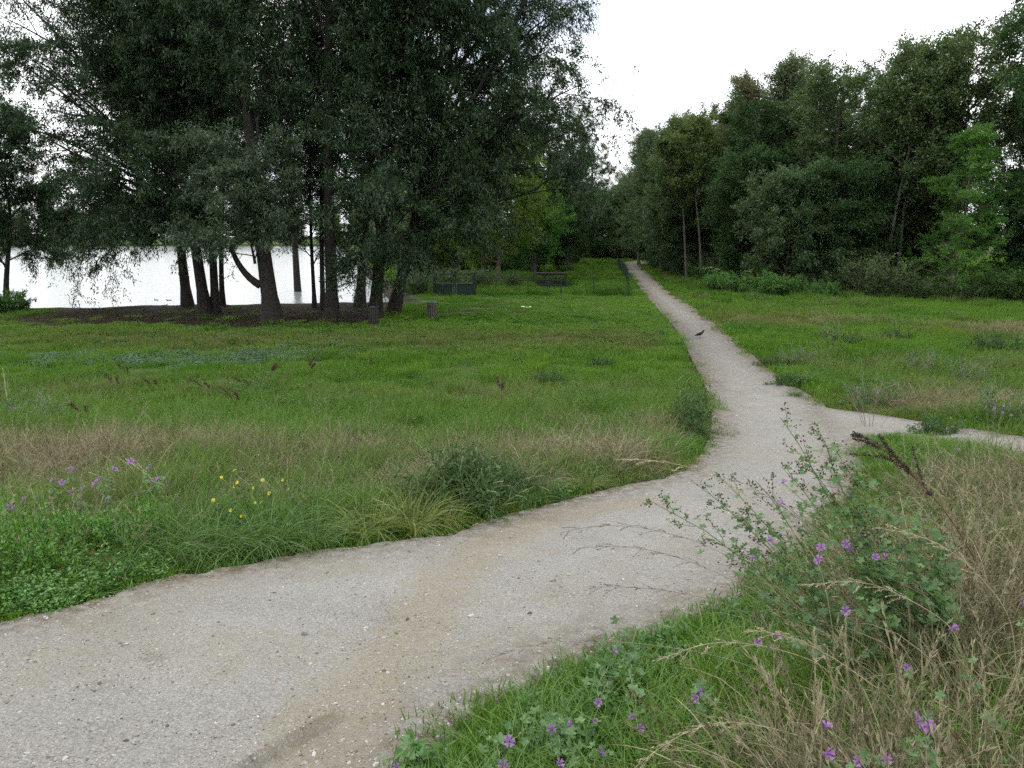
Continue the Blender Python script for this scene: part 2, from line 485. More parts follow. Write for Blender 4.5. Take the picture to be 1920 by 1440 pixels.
M['lime'] = leaf_mat('yellow_green_leaf', (.06, .125, .012), (.165, .25, .035), .5, .03)
M['nettle'] = leaf_mat('nettle_leaf', (.034, .105, .014), (.085, .19, .032), .35, .03)
M['mugwort'] = leaf_mat('mugwort_leaf', (.024, .062, .013), (.068, .128, .034), .3, .02)
M['mallow'] = leaf_mat('mallow_leaf', (.055, .13, .025), (.14, .24, .075), .45, .04)
M['knot'] = leaf_mat('ground_cover_leaf', (.05, .145, .010), (.12, .27, .03), .35, .05)
M['brown_leaf'] = leaf_mat('dead_leaf', (.035, .024, .013), (.10, .072, .040), .2, .02)  # dead leaves, browned darker to include the shade below the willows
M['silver'] = leaf_mat('silver_leaf', (.06, .115, .055), (.135, .21, .13), .25, .03)
M['grass'] = grass_mat('meadow_blade', (.026, .088, .008), (.088, .160, .020), (.12, .104, .048), (.36, .32, .185))
M['turf'] = grass_mat('turf_blade', (.032, .116, .006), (.098, .188, .016), (.10, .095, .034), (.22, .195, .085))
M['strawgrass'] = grass_mat('straw_blade', (.04, .085, .02), (.08, .13, .03), (.09, .079, .038), (.35, .31, .19), .75, .2)
M['seed_pale'] = solid('pale_brown_seed', (.075, .042, .024), .9, .4, 30)
M['seed'] = solid('brown_seed', (.040, .022, .014), .9, .4, 60)
M['pod'] = solid('dark_pod', (.045, .032, .022), .9, .5, 80)
M['stem_green'] = solid('green_stem', (.12, .16, .055), .7, .3, 20)
M['stem_red'] = solid('red_stem', (.20, .085, .06), .7, .3, 20)
M['stem_straw'] = solid('straw_stem', (.36, .30, .20), .8, .3, 20)
M['stem_grey'] = solid('grey_stem', (.19, .165, .135), .8, .3, 20)
M['petal'] = leaf_mat('mallow_petal', (.25, .09, .33), (.42, .21, .50), .35, .02, tint=(.5, .22, .58))
M['yellow'] = leaf_mat('yellow_petal', (.5, .42, .015), (.7, .6, .04), .3, .02)
M['white'] = leaf_mat('white_petal', (.30, .36, .26), (.5, .54, .44), .2, .02)
M['gate'] = solid('green_paint', (.007, .028, .02), .5, .2, 5)
M['pole'] = solid('grey_metal', (.25, .27, .25), .5, .2, 8, metal=.5)
M['wood'] = solid('grey_wood', (.07, .06, .05), .85, .35, 9, .4)
M['wood_old'] = solid('weathered_wood', (.085, .075, .066), .85, .3, 7, .4)
M['wood_dark'] = solid('dark_wood', (.028, .023, .019), .9, .4, 9, .4)  # slats of the second bin, with the willow shade put into their colour
M['dark'] = solid('dark_metal', (.02, .022, .022), .6, .2, 10)
M['lid'] = solid('grey_lid', (.09, .11, .12), .5, .2, 10)
M['black'] = solid('black_feather', (.004, .004, .005), .8, .3, 40)
M['duck'] = solid('duck_feather', (.09, .075, .06), .7, .4, 30)
M['paper'] = solid('white_paper', (.7, .72, .74), .7, .1, 20)
M['stone'] = None

# ------------------------------------------------------------------ ground sheet
def axis(a, b, fine0, fine1, step, grow):
    v = list(np.arange(fine0, fine1, step)); s, x = step, v[-1]
    while x < b: s *= grow; x += s; v.append(min(x, b))
    s, x = step, v[0]; lo = []
    while x > a: s *= grow; x -= s; lo.append(max(x, a))
    return np.array(lo[::-1] + v)
def sheet(xs, ys): 
    X, Y = np.meshgrid(xs, ys); n, m = X.shape
    i = np.arange((n - 1))[:, None] * m + np.arange(m - 1)[None]
    q = np.stack([i, i + 1, i + m + 1, i + m], -1).reshape(-1, 4)
    return X.ravel(), Y.ravel(), q
xs = axis(-900, 900, -32, 36, .45, 1.12); ys = axis(-60, 1500, -2, 62, .4, 1.05)
X, Y, Q = sheet(xs, ys)
Z = height(X, Y)
sd = path_sd(X, Y)
mb = MB(); mb.add(np.stack([X, Y, Z - .05 * smooth(-sd / .3)], 1), Q)
terrain = mb.build('ground', M['ground'], smooth=True, kind='structure', label='grassy meadow ground sloping down to the lake', cat='ground')
def vattr(o, name, val):
    a = o.data.attributes.new(name, 'FLOAT', 'POINT'); a.data.foreach_set('value', np.asarray(val, np.float32))
vattr(terrain, 'soil', np.maximum(np.maximum(soil_mask(X, Y), .95 * smooth((.5 - sd) / .45) * (Y < 30)), smooth((lake_s(X, Y) + .6) / .8)))
vattr(terrain, 'dry', dry_map(X, Y))

# ------------------------------------------------------------------ paths
def rut(x, y):
    """relief of the trodden gravel: shallow hollows, a washed-out rut with a crumbling lip"""
    z = .012 * (fnoise(x, y, 1.3, 21) - .5) + .008 * (fnoise(x, y, 5, 22) - .5)
    a, b = G(470, 1450)[:2], G(640, 1345)[:2]
    t = b - a; L = np.linalg.norm(t); t = t / L; nrm_ = np.array([-t[1], t[0]])
    u = ((x - a[0]) * t[0] + (y - a[1]) * t[1]) / L; w = (x - a[0]) * nrm_[0] + (y - a[1]) * nrm_[1]
    w = w + .05 * (fnoise(x, y, 6, 23) - .5)
    inside = smooth((u + .6) / .3) * smooth((1.12 - u) / .25)
    z = z - inside * .06 * smooth(-w / .022 + .5) * np.exp(-np.clip(-w, 0, 9) / .35)
    z = z + inside * .012 * np.exp(-(np.clip(w, 0, 9) / .08) ** 2)
    for px, py, r in ((293, 1245, .07), (195, 1302, .09), (200, 1385, .12), (735, 1178, .1), (370, 1080, .1)):
        c = G(px, py); d2 = ((x - c[0]) ** 2 + ((y - c[1]) * 1.2) ** 2) / (r * r)
        z = z - .03 * np.exp(-d2 * 2) + .010 * np.exp(-(np.sqrt(d2) - 1.4) ** 2 * 4)
    return z
def sand_mask(x, y):
    c = line([(560, 1500), (640, 1350), (770, 1200), (830, 1110), (900, 1040), (1010, 985), (1200, 945)])
    d = dist_line(x, y, c, False)
    m = .85 * smooth(1.25 - d / (.22 + .26 * fnoise(x, y, 1.2, 31)))
    m = np.maximum(m, .5 * smooth((fnoise(x, y, 1.4, 32) - .48) / .2))
    return m
def strip(name, A, B, n_along, n_across, lift, label, w=None):
    t = w if w is not None else np.linspace(0, 1, n_along)
    A, B = resample(A, len(t), t), resample(B, len(t), t)
    s = np.linspace(0, 1, n_across)
    P = A[:, None] * (1 - s)[None, :, None] + B[:, None] * s[None, :, None]
    x, y = P[..., 0].ravel(), P[..., 1].ravel()
    e = path_sd(x, y)
    wob = .16 * (fnoise(x, y, 2.2, 41) - .5) + .12 * (fnoise(x, y, 7, 42) - .5)
    rim = (np.abs(np.tile(s, len(A)) - .5) > .499)
    z = height(x, y) - .11 * rim + lift + .0005 * y + rut(x, y) - .05 * smooth((e + .10 + wob) / .1) * (1 - smooth((y - 9) / 6))
    n, m = P.shape[:2]
    i = np.arange(n - 1)[:, None] * m + np.arange(m - 1)[None]
    q = np.stack([i, i + 1, i + m + 1, i + m], -1).reshape(-1, 4)
    mb = MB(); mb.add(np.stack([x, y, z], 1), q)
    o = mb.build(name, M['path'], smooth=True, kind='structure', label=label, cat='path')
    vattr(o, 'sand', sand_mask(x, y)); vattr(o, 'edge', 1.9 * np.exp(-np.clip(-e, 0, 9) / (.2 + .012 * y)))
    wet = np.zeros_like(x)
    for px, py, rx, ry in ((1205, 543, .5, 3.2), (1215, 536, .7, 1.5), (1292, 635, .35, .9), (1300, 662, .35, .5), (1190, 515, .6, 6)):
        c = G(px, py); wet = np.maximum(wet, smooth(1.5 - 1.4 * np.sqrt(((x - c[0]) / rx) ** 2 + ((y - c[1]) / ry) ** 2) + .8 * (fnoise(x, y, 1.5, 51) - .5)))
    vattr(o, 'wet', wet); return o
# pair the two edges: corner of the junction is matched on both sides
def seglen(p): return np.concatenate([[0], np.cumsum(np.linalg.norm(np.diff(p, axis=0), axis=1))])
def paired(A, B, ka, kb, n):
    """resample edges A, B piecewise so that knots ka[i] and kb[i] face each other"""
    oa, ob = [], []
    for i in range(len(ka) - 1):
        a, b = A[ka[i]:ka[i + 1] + 1], B[kb[i]:kb[i + 1] + 1]
        oa.append(resample(a, n[i])[:-1]); ob.append(resample(b, n[i])[:-1])
    oa.append(A[-1:]); ob.append(B[-1:])
    return np.vstack(oa), np.vstack(ob)
A2, B2 = paired(pl, pr, [0, 2, 10, 16, 19, 22, 30], [0, 3, 8, 11, 14, 18, 26], [60, 240, 130, 60, 40, 60])
def strip2(name, A, B, n_across, lift, label):
    global resample
    s = seglen(A); w = s / s[-1]
    keep = resample
    resample = lambda p, n, w=None: p
    try: return strip(name, A, B, len(A), n_across, lift, label, w)
    finally: resample = keep
strip2('main_path', A2, B2, 130, .035, 'pale gravel footpath winding from the front towards the wood')
strip('side_path', bt, bb, 60, 14, .022, 'narrow gravel path branching off behind the tall weeds')

# ------------------------------------------------------------------ water
mb = MB(); mb.add([(-900, 30, LAKE_Z), (-2, 30, LAKE_Z), (-2, 345, LAKE_Z), (-900, 345, LAKE_Z)], [[[0, 1, 2, 3]]])
mb.build('lake', M['lake'], kind='structure', label='bright lake behind the willows', cat='lake')
mb = MB(); mb.add([(.2, 61, -.28), (8.4, 61, -.28), (8.4, 90, -.28), (.2, 90, -.28)], [[[0, 1, 2, 3]]])
mb.build('ditch_water', M['ditch'], kind='structure', label='dark water in the ditch under the footbridge', cat='water')

# ------------------------------------------------------------------ trees
def grow(start, d, L, P, up0, up1, jit, rng):
    n = len(start); d = norm(np.array(d, float)); p = [np.array(start, float)]; st = (np.asarray(L) / (P - 1))[:, None]
    for k in range(P - 1):
        u = up0 + (up1 - up0) * k / max(P - 2, 1)
        d = d + rng.normal(0, jit, (n, 3)); d[:, 2] += u
        d = norm(d); p.append(p[-1] + d * st)
    return np.stack(p, 1)
def at_t(lines, rad, idx, t):
    P = lines.shape[1]; f = np.clip(t, 0, .999) * (P - 1); i = f.astype(int); f = (f - i)[:, None]
    a, b = lines[idx, i], lines[idx, i + 1]
    return a * (1 - f) + b * f, norm(b - a), rad[idx, i] * (1 - f[:, 0]) + rad[idx, i + 1] * f[:, 0]
def sprout(lines, rad, n, t0, t1, ang, sd_, rng, flat=0.0):
    Nn = len(lines); idx = np.repeat(np.arange(Nn), n)
    t = t0 + (t1 - t0) * ((np.tile(np.arange(n), Nn) + rng.random(Nn * n)) / n)
    pos, tan, r = at_t(lines, rad, idx, t)
    az = np.tile(np.arange(n), Nn) * 2.4 + np.repeat(rng.random(Nn) * 6.28, n) + rng.normal(0, .5, Nn * n)
    ref = np.where(np.abs(tan[:, 2:3]) > .9, np.array([1., 0, 0]), np.array([0, 0, 1.]))
    u = norm(np.cross(tan, ref)); w = np.cross(tan, u)
    a = np.radians(rng.normal(ang, sd_, Nn * n))[:, None]
    pr_ = u * np.cos(az)[:, None] + w * np.sin(az)[:, None] * (1 - flat)
    return pos, norm(tan * np.cos(a) + norm(pr_) * np.sin(a)), r, t, idx

def tree_geo(seed, H=18, r0=.35, lean=(0, 0), wig=.25, first=.2, limbs=18, limb_len=lambda t: 5 * (1 - .6 * t), limb_ang=50, limb_up=(.12, .05),
             subs=7, sub_len=(1.4, 2.6), sub_up=(0, -.05), twigs=6, tw_len=(.5, 1.1), tw_up=(-.05, -.15), per=40, leaf=(.17, .06),
             spread=.12, droop=.2, upright=.4, stems=1, stem_spread=.2, extra=None, wood_sides=10, flat=0.0, top=.97, trunk_leaf=0.0, base_pts=None, clump=0.35, tri=False):
    rng = np.random.default_rng(seed)
    wood, fol = MB(), MB()
    P = 16
    T, R = [], []
    for s in range(stems):
        t = np.linspace(0, 1, P)
        ph = rng.random(4) * 6.28
        sx, sy = (rng.normal(0, stem_spread, 2) if stems > 1 else (0, 0))
        x = lean[0] * t + sx * H * t ** 1.3 + wig * (np.sin(t * 5 + ph[0]) - math.sin(ph[0])) * t
        y = lean[1] * t + sy * H * t ** 1.3 + wig * (np.sin(t * 4 + ph[1]) - math.sin(ph[1])) * t
        hh = H * (1 if s == 0 else rng.uniform(.75, 1))
        ln = np.stack([x, y, t * hh - .15], 1)
        if base_pts is not None: ln = base_pts
        rr = r0 * (1 if s == 0 else .7) * (1 - .86 * t ** .9) + r0 * .45 * np.exp(-t * H / .45)
        T.append(ln); R.append(rr)
    T, R = np.stack(T), np.stack(R)
    # finer tube for the foot
    tubes(wood, T, R, wood_sides)
    ls, ld, lr, lt, li = sprout(T, R, limbs // stems, first, top, limb_ang, 9, rng, flat)
    LL = limb_len((lt - first) / (1 - first)) * rng.uniform(.75, 1.2, len(lt))
    limb = grow(ls, ld, LL, 8, limb_up[0], limb_up[1], .07, rng)
    lrad = np.minimum(lr * .55, .016 + LL * .0115)[:, None] * np.linspace(1, .15, 8)[None]
    if extra is not None:      # named low limbs: (height, azimuth, elevation, length, droop)
        es = []; ed = []; el = []
        for h, az, elv, ln_, dr_ in extra:
            p, _, _ = at_t(T, R, np.zeros(1, int), np.array([h / H]))
            e = grow(p, [[math.cos(az) * math.cos(elv), math.sin(az) * math.cos(elv), math.sin(elv)]], np.array([ln_]), 8, dr_[0], dr_[1], .05, rng)
            es.append(e[0]); el.append(ln_)
        limb = np.concatenate([limb, np.stack(es)]); LL = np.concatenate([LL, el])
        lrad = np.concatenate([lrad, (.016 + np.array(el) * .0115)[:, None] * np.linspace(1, .15, 8)[None]])
    tubes(wood, limb, lrad, 6)
    ss, sdv, sr, st, si = sprout(limb, lrad, subs, .12, 1.0, 42, 12, rng, flat)
    SL = rng.uniform(*sub_len, len(ss)) * (1.15 - .32 * st) * np.clip(LL[si] / np.median(LL), .45, 1.3)
    sub = grow(ss, sdv, SL, 5, sub_up[0], sub_up[1], .1, rng)
    srad = np.minimum(sr * .7, .006 + SL * .009)[:, None] * np.linspace(1, .25, 5)[None]
    tubes(wood, sub, srad, 4, cap=False)
    ts, td, tr, tt, ti = sprout(sub, srad, twigs, .15, 1.0, 42, 14, rng, flat)
    TL = rng.uniform(*tw_len, len(ts))
    tw = grow(ts, td, TL, 4, tw_up[0], tw_up[1], .12, rng)
    tubes(wood, tw, np.full((len(tw), 4), .006) * np.linspace(1, .4, 4)[None], 3, cap=False)
    # leaves
    keep = rng.random(len(tw)) > .04
    subf = np.clip(rng.normal(1.0, .55, len(sub)), .08, 2.2)
    cnt = np.maximum(0, (per * rng.uniform(1 - clump, 1 + clump, len(tw)) * keep * subf[ti])).astype(int)
    idx = np.repeat(np.arange(len(tw)), cnt)
    t = rng.random(len(idx)) ** .8
    tw_rad = np.zeros((len(tw), 4))
    pos, tan, _ = at_t(tw, tw_rad, idx, t)
    n = len(idx)
    pos = pos + rng.normal(0, spread, (n, 3)) * np.array([1, 1, .8])
    dr = tan * upright + rng.normal(0, .6, (n, 3)); dr[:, 2] -= droop
    nr = rng.normal(0, .55, (n, 3)); nr[:, 2] += .8
    cl = rng.random(len(tw)) * .18 + rng.random(len(sub))[ti] * .42 + rng.random(len(limb))[si[ti]] * .25
    a = np.clip(cl[idx] * .8 + rng.random(n) * .35, 0, 1)
    leaves(fol, pos, dr, nr, leaf[0] * rng.uniform(.65, 1.3, n), leaf[1] * rng.uniform(.7, 1.2, n), a, tri=tri)
    return wood, fol

def make_tree(name, loc, wood_mat, leaf_mat_, label, cat='tree', group=None, rz=0.0, scale=1.0, **spec):
    w, f = tree_geo(**spec)
    r = empty(name, loc, rz, scale, label=label, cat=cat, group=group)
    w.build('trunk', M[wood_mat], r, smooth=True)
    f.build('crown', M[leaf_mat_], r)
    return r

# ---- the willow group on the lake shore
WG = 'willows on the lake shore'
def lowlimb(*rows): return [(h, math.radians(az), math.radians(el), l, dr) for h, az, el, l, dr in rows]
WIL = dict(limb_ang=33, limb_up=(.06, .03), subs=11, sub_len=(1.5, 3.2), sub_up=(.02, -.10), twigs=7, tw_len=(.6, 1.5), tw_up=(-.05, -.30),
           leaf=(.20, .062), spread=.14, droop=.45, tri=True)
ll = lambda k, b=.55: (lambda t: k * (1 - b * t) + .8)
def willow(px, py, H, w_px, label, name='willow_tree', mat='willow', top_px=None, **k):
    b = G(px, py); r0 = w_px / F * b[1] / 2 * .72
    lean = (0, 0)
    if top_px:
        q = at(top_px[0], top_px[1], b[1]); hh = q[2] - b[2]
        lean = ((q[0] - b[0]) * H / hh, k.pop('ly', 0))
    s = dict(WIL); s.update(k)
    return make_tree(name, b, 'bark', mat, label, group=WG, H=H, r0=r0, lean=lean, **s)

willow(352, 573, 19, 26, 'willow trunk leaning slightly at the water, first of the slim pair beside the open lake', top_px=(337, 455), seed=101, first=.24, limbs=24, limb_len=ll(7), per=60,
       extra=lowlimb((5.0, 265, 25, 4.5, (-.03, -.22)), (5.2, 300, 28, 4, (-.03, -.22)), (4.4, 200, 12, 5.5, (-.05, -.24)), (4.6, 175, 14, 7.5, (-.04, -.20)), (4.8, 190, 22, 6, (-.03, -.16)), (5.5, 170, 32, 8, (-.02, -.14)), (6.0, 200, 38, 9, (0, -.10)), (5, 150, 28, 6, (-.03, -.16)), (5.2, 230, 25, 6, (-.02, -.16)), (6.5, 182, 30, 10, (0, -.08)), (7.5, 190, 45, 10, (0, -.05))), limb_ang=42)
willow(386, 587, 21, 30, 'dark willow leaning left with upswept limbs, beside the slim leaning willow', top_px=(362, 430), seed=102, first=.26, limbs=32, limb_len=ll(9), per=58, limb_ang=36,
       extra=lowlimb((5, 185, 35, 10, (.0, -.06)), (6, 200, 45, 11, (0, -.04)), (7, 170, 50, 11, (0, -.03)), (4.8, 225, 22, 5, (-.03, -.2)), (4.8, 260, 22, 5, (-.03, -.2)), (5.4, 245, 30, 6, (-.02, -.18)), (5.0, 290, 26, 4.5, (-.03, -.22)), (6, 270, 35, 6, (-.02, -.15)), (8, 190, 52, 12, (0, -.02)), (7, 215, 40, 9, (0, -.06)), (9, 180, 48, 11, (0, -.03))))
willow(404, 586, 20, 22, 'upright willow stem rising from the foot of the leaning one', top_px=(398, 440), seed=103, first=.28, limbs=18, limb_len=ll(4.5), per=38, extra=lowlimb((5, 280, 25, 4, (-.03, -.22)), (5.6, 320, 30, 4, (-.02, -.2))))
willow(417, 573, 17, 14, 'thin forked willow at the water behind the upright stem', top_px=(412, 450), seed=104, first=.28, limbs=14, limb_len=ll(3.2), per=32, stems=2, stem_spread=.05)
tb = willow(512, 600, 20, 44, 'stout willow with a low side branch and a pale bushy lower crown', top_px=(490, 440), seed=105, first=.36, limbs=16, limb_len=ll(4), per=40, limb_ang=27)
willow(560, 568, 18, 20, 'slender willow by the water behind the stout one', top_px=(548, 420), seed=106, first=.36, limbs=15, limb_len=ll(2.6), per=34, limb_ang=22)
willow(590, 577, 15, 11, 'thin leafy willow stem, nearer the slender willow of two thin stems', top_px=(583, 430), seed=107, first=.14, limbs=15, limb_len=ll(1.6), per=28, limb_ang=26)
willow(606, 580, 16, 14, 'thin willow stem close behind the tall straight willow', top_px=(600, 430), seed=108, first=.26, limbs=13, limb_len=ll(2.0), per=28, limb_ang=22)
willow(623, 600, 24, 33, 'tall straight willow with a bare trunk rising out of the picture', top_px=(612, 100), seed=109, first=.5, limbs=14, limb_len=ll(3.4), per=40, limb_ang=28,
       extra=lowlimb((5.2, 10, 48, 6, (.02, .0))))
willow(674, 575, 20, 26, 'dark willow at the water just right of the tall straight one', top_px=(690, 300), seed=110, first=.26, limbs=18, limb_len=ll(4.0), per=38, limb_ang=27)
willow(702, 597, 20, 34, 'leafy willow standing behind the shaded slatted bin', top_px=(725, 300), seed=111, first=.17, limbs=28, limb_len=ll(5.5), per=54,
       extra=lowlimb((4, -60, 20, 4.5, (-.05, -.25)), (5, -20, 30, 6, (0, -.2)), (3.6, -100, 15, 3, (-.1, -.3)), (5, -80, 30, 5, (0, -.2))))
willow(736, 588, 22, 32, 'great willow leaning right whose crown spreads over the lawn', top_px=(775, 420), seed=112, first=.16, limbs=36, limb_len=ll(8.6, .45), per=66, limb_ang=42,
       extra=lowlimb((5, -10, 30, 10, (.0, -.08)), (4.4, 0, 25, 9, (.0, -.10)), (6.5, 15, 40, 10, (0, -.05)), (8, -25, 45, 11, (0, -.06)), (7, -40, 32, 9, (0, -.10)), (4, -50, 20, 6, (-.02, -.16)), (10, 0, 45, 9.5, (0, -.06)), (12, -15, 48, 9.5, (0, -.05)), (6, -5, 34, 10.5, (0, -.07)), (9, 20, 42, 10, (0, -.05)), (14, 5, 45, 9, (0, -.04)), (5.5, 40, 35, 9, (0, -.08))))
# pale bushy lower crown and side branch of the stout willow
rng = np.random.default_rng(77)
b0 = np.array(tb.location)
sb = MB()
p0 = at(488, 535, b0[1]) - b0; p3 = at(432, 462, b0[1]) - b0
tq = np.linspace(0, 1, 8)[:, None]
pc = (p0 + p3) / 2 + np.array([-.25, 0, -.45])
ln = (1 - tq) ** 2 * p0 + 2 * tq * (1 - tq) * pc + tq ** 2 * p3
tubes(sb, ln, np.linspace(.20, .11, 8), 8)
sb.build('branch', M['bark'], tb, smooth=True)
wd, fo = tree_geo(seed=78, H=4.6, r0=.05, lean=(-.4, -.4), first=.02, limbs=26, limb_len=lambda t: 3.0 - .9 * t, limb_ang=60, limb_up=(.08, -.02), subs=8,
                  sub_len=(.7, 1.4), twigs=6, tw_len=(.3, .8), tw_up=(0, -.25), per=46, leaf=(.17, .052), spread=.11, droop=.3, tri=True)
o = fo.build('lower_crown', M['willow_pale'], tb, label='paler grey-green lower crown'); o.location = at(475, 440, b0[1] - 1.0) - b0 - np.array([0, 0, 1.2])
o2 = wd.build('lower_branch', M['bark'], tb); o2.location = o.location

# ---- small tree and bush by the lake at the edge of the picture
b = G(12, 575)
make_tree('lakeside_tree', b, 'bark', 'willow', 'small crooked tree by the lake at the picture edge', seed=120, H=10, r0=.17, lean=(.6, 0), wig=.5, first=.2, limbs=26,
          limb_len=lambda t: 3.8 * (1 - .4 * t), limb_ang=60, limb_up=(.05, -.12), subs=8, sub_len=(.8, 1.6), twigs=6, tw_len=(.4, .9), tw_up=(-.1, -.3), per=54, leaf=(.2, .065), droop=.4, tri=True)
def bush_geo(seed, H, W, stems=16, per=26, leaf=(.12, .05), up=(.0, -.05), ang=38, twigs=5, subs=5, dens=1.0):
    rng = np.random.default_rng(seed); wood, fol = MB(), MB()
    az = rng.random(stems) * 6.28; an = np.radians(rng.uniform(3, ang, stems)) 
    st = np.stack([np.cos(az) * W * .18, np.sin(az) * W * .18, np.zeros(stems) - .05], 1) * rng.random((stems, 1)) ** .5
    d = np.stack([np.cos(az) * np.sin(an), np.sin(az) * np.sin(an), np.cos(an)], 1)
    L = H * rng.uniform(.6, 1.05, stems)
    s = grow(st, d, L, 7, up[0], up[1], .07, rng); r = np.linspace(1, .25, 7)[None] * (.006 + .006 * H)
    r = np.repeat(r, stems, 0); tubes(wood, s, r, 5, cap=False)
    a, b_, c, t, i = sprout(s, r, subs, .12, 1, 45, 14, rng)
    sub = grow(a, b_, H * rng.uniform(.12, .32, len(a)) * (1.25 - .7 * t), 4, .05, -.12, .1, rng); sr = np.full((len(a), 4), .004 + .002 * H); tubes(wood, sub, sr, 3, cap=False)
    idx = np.repeat(np.arange(len(sub)), per)
    pos, tan, _ = at_t(sub, sr, idx, rng.random(len(idx)))
    n = len(idx); pos = pos + rng.normal(0, .035 * H + .01, (n, 3))
    pos[:, 2] = np.maximum(pos[:, 2], .02)
    dr = tan * .5 + rng.normal(0, .55, (n, 3)); dr[:, 2] -= .1
    nr = rng.normal(0, .5, (n, 3)); nr[:, 2] += .9
    cl = rng.random(len(sub))
    leaves(fol, pos, dr, nr, leaf[0] * rng.uniform(.6, 1.3, n), leaf[1] * rng.uniform(.7, 1.2, n), np.clip(cl[idx] * .5 + rng.random(n) * .5, 0, 1))
    return wood, fol
def make_bush(name, loc, mat, label, cat='bush', group=None, rz=0, scale=1.0, stem_mat='bark_mid', **k):
    w, f = bush_geo(**k)
    r = empty(name, loc, rz, scale, label=label, cat=cat, group=group)
    w.build('stem', M[stem_mat], r); f.build('foliage', M[mat], r); return r
make_bush('lakeside_bush', G(25, 583), 'nettle', 'low dark bush at the foot of the crooked lakeside tree', seed=121, H=1.2, W=3.5, stems=40, ang=70, per=30, leaf=(.14, .05))

# ---- prototypes of the wood, each also standing in the picture
PROTO = {}
def proto(key, px, py, label, name, wood_mat, mat, H, **k):
    p = G(px, py)
    PROTO[key] = make_tree(name, p, wood_mat, mat, label, group='trees of the wood', H=H, **k); return PROTO[key]
BL = dict(subs=8, sub_len=(1.2, 2.4), sub_up=(.05, -.03), twigs=6, tw_len=(.5, 1.1), tw_up=(.02, -.1), leaf=(.2, .11), spread=.17, droop=.12, per=38, wood_sides=8)
def xy(x, y): return ground(x, y)
def ptree(key, x, y, label, name, wood_mat, mat, H, **k):
    PROTO[key] = make_tree(name, xy(x, y), wood_mat, mat, label, group='trees of the wood', H=H, **k); return PROTO[key]
egg = lambda w: (lambda t: w * (.45 + 1.1 * np.sqrt(np.clip(t, 0, 1)) * (1 - t) + .1) )
ptree('oak', 35.5, 51, 'huge dark oak rising at the right-hand picture edge', 'oak_tree', 'bark_mid', 'oak', 20, seed=201, r0=.4, first=.10, limbs=30, limb_len=egg(6.5), limb_ang=58, limb_up=(.06, .04), **BL)
ptree('round', 26.0, 64, 'round-topped dark tree in the front of the wood beside the light green one', 'broadleaf_tree', 'bark_mid', 'ash', 15.8, seed=202, r0=.3, first=.12, limbs=28, limb_len=egg(5.0), limb_ang=55, limb_up=(.06, .04), **BL)
ptree('pop', 24, 72, 'airy tall poplar with pale grey-green top in the middle of the wood', 'poplar_tree', 'bark_pale', 'poplar', 18.2, seed=203, r0=.25, first=.30, limbs=30, limb_len=lambda t: 3.6 * (1 - .55 * t), limb_ang=34, limb_up=(.08, .05), **dict(BL, per=24))
ptree('ash', 27.5, 58, 'tall ash with bare leaning pale trunk and high leafy top', 'ash_tree', 'bark_pale', 'ash', 16, seed=204, r0=.16, lean=(1.9, 0), first=.52, limbs=20, limb_len=lambda t: 3.6 * (1 - .35 * t), limb_ang=48, limb_up=(.06, .0), **BL)
ptree('larch', 29.2, 51.5, 'light green feathery tree with layered boughs in front of the dark wood', 'feathery_tree', 'bark_mid', 'larch', 11.2, seed=205, r0=.16, first=.06, limbs=44, limb_len=lambda t: 3.9 * (1 - .82 * t) + .3,
      limb_ang=76, limb_up=(.03, -.03), subs=8, sub_len=(.6, 1.3), sub_up=(0, -.04), twigs=6, tw_len=(.3, .6), tw_up=(0, -.06), leaf=(.13, .06), spread=.07, droop=.1, per=22, wood_sides=8, flat=.75)
ptree('bushy', 20.0, 66, 'dense dark tree clothed in leaves down to the ground', 'leafy_tree', 'bark_mid', 'oak', 10, seed=206, r0=.16, first=.05, limbs=34, limb_len=egg(4.3), limb_ang=60, limb_up=(.05, -.03), **BL)
ptree('silver', 2.5, 88, 'grey-green willow standing behind the footbridge', 'grey_willow_tree', 'bark', 'willow', 16, seed=207, r0=.3, first=.15, limbs=26, limb_len=ll(5), limb_ang=40, limb_up=(.05, 0), subs=8, sub_len=(1.2, 2.4), sub_up=(0, -.08),
      twigs=6, tw_len=(.5, 1.2), tw_up=(-.05, -.25), leaf=(.22, .075), spread=.15, droop=.35, per=32, wood_sides=8)
ptree('lime', -1.2, 68, 'yellow-green tree shining behind the spreading willow', 'yellow_green_tree', 'bark_mid', 'lime', 12, seed=208, r0=.2, first=.10, limbs=26, limb_len=egg(4.2), limb_ang=55, limb_up=(.05, 0), **BL)

rng = np.random.default_rng(9)
CNT = [0]
TINTS = {'round': ['ash', 'ash2', 'oak', 'poplar', 'ash'], 'bushy': ['oak', 'ash2', 'oak', 'ash'], 'pop': ['poplar', 'brownish'], 'oak': ['oak', 'ash2'], 'ash': ['ash', 'ash3'], 'lime': ['lime', 'larch'], 'silver': ['willow']}
M['ash2'] = leaf_mat('olive_leaf', (.028, .062, .018), (.075, .125, .042), .33, .04)
M['ash3'] = leaf_mat('fresh_leaf', (.05, .085, .016), (.125, .17, .04), .38, .04)
M['brownish'] = leaf_mat('thin_brown_leaf', (.075, .075, .03), (.15, .15, .07), .33, .04)
def put(key, x, y, s, label, group='trees of the wood', rz=None, sz=None, cat='tree'):
    CNT[0] += 1
    sz = sz or s
    t = dup_tree(PROTO[key], ground(x, y), rng.random() * 6.28 if rz is None else rz, (s, s, sz), label, group, cat)
    for c in t.children:
        if c.name.startswith('crown') and key in TINTS:
            c.material_slots[0].link = 'OBJECT'; c.material_slots[0].material = M[TINTS[key][CNT[0] % len(TINTS[key])]]
    return t
put('round', 23.2, 78, .98, 'rounded tree filling the wood between the airy poplars')
put('round', 21.0, 70, .88, 'rounded tree rising behind the low dark leafy trees')
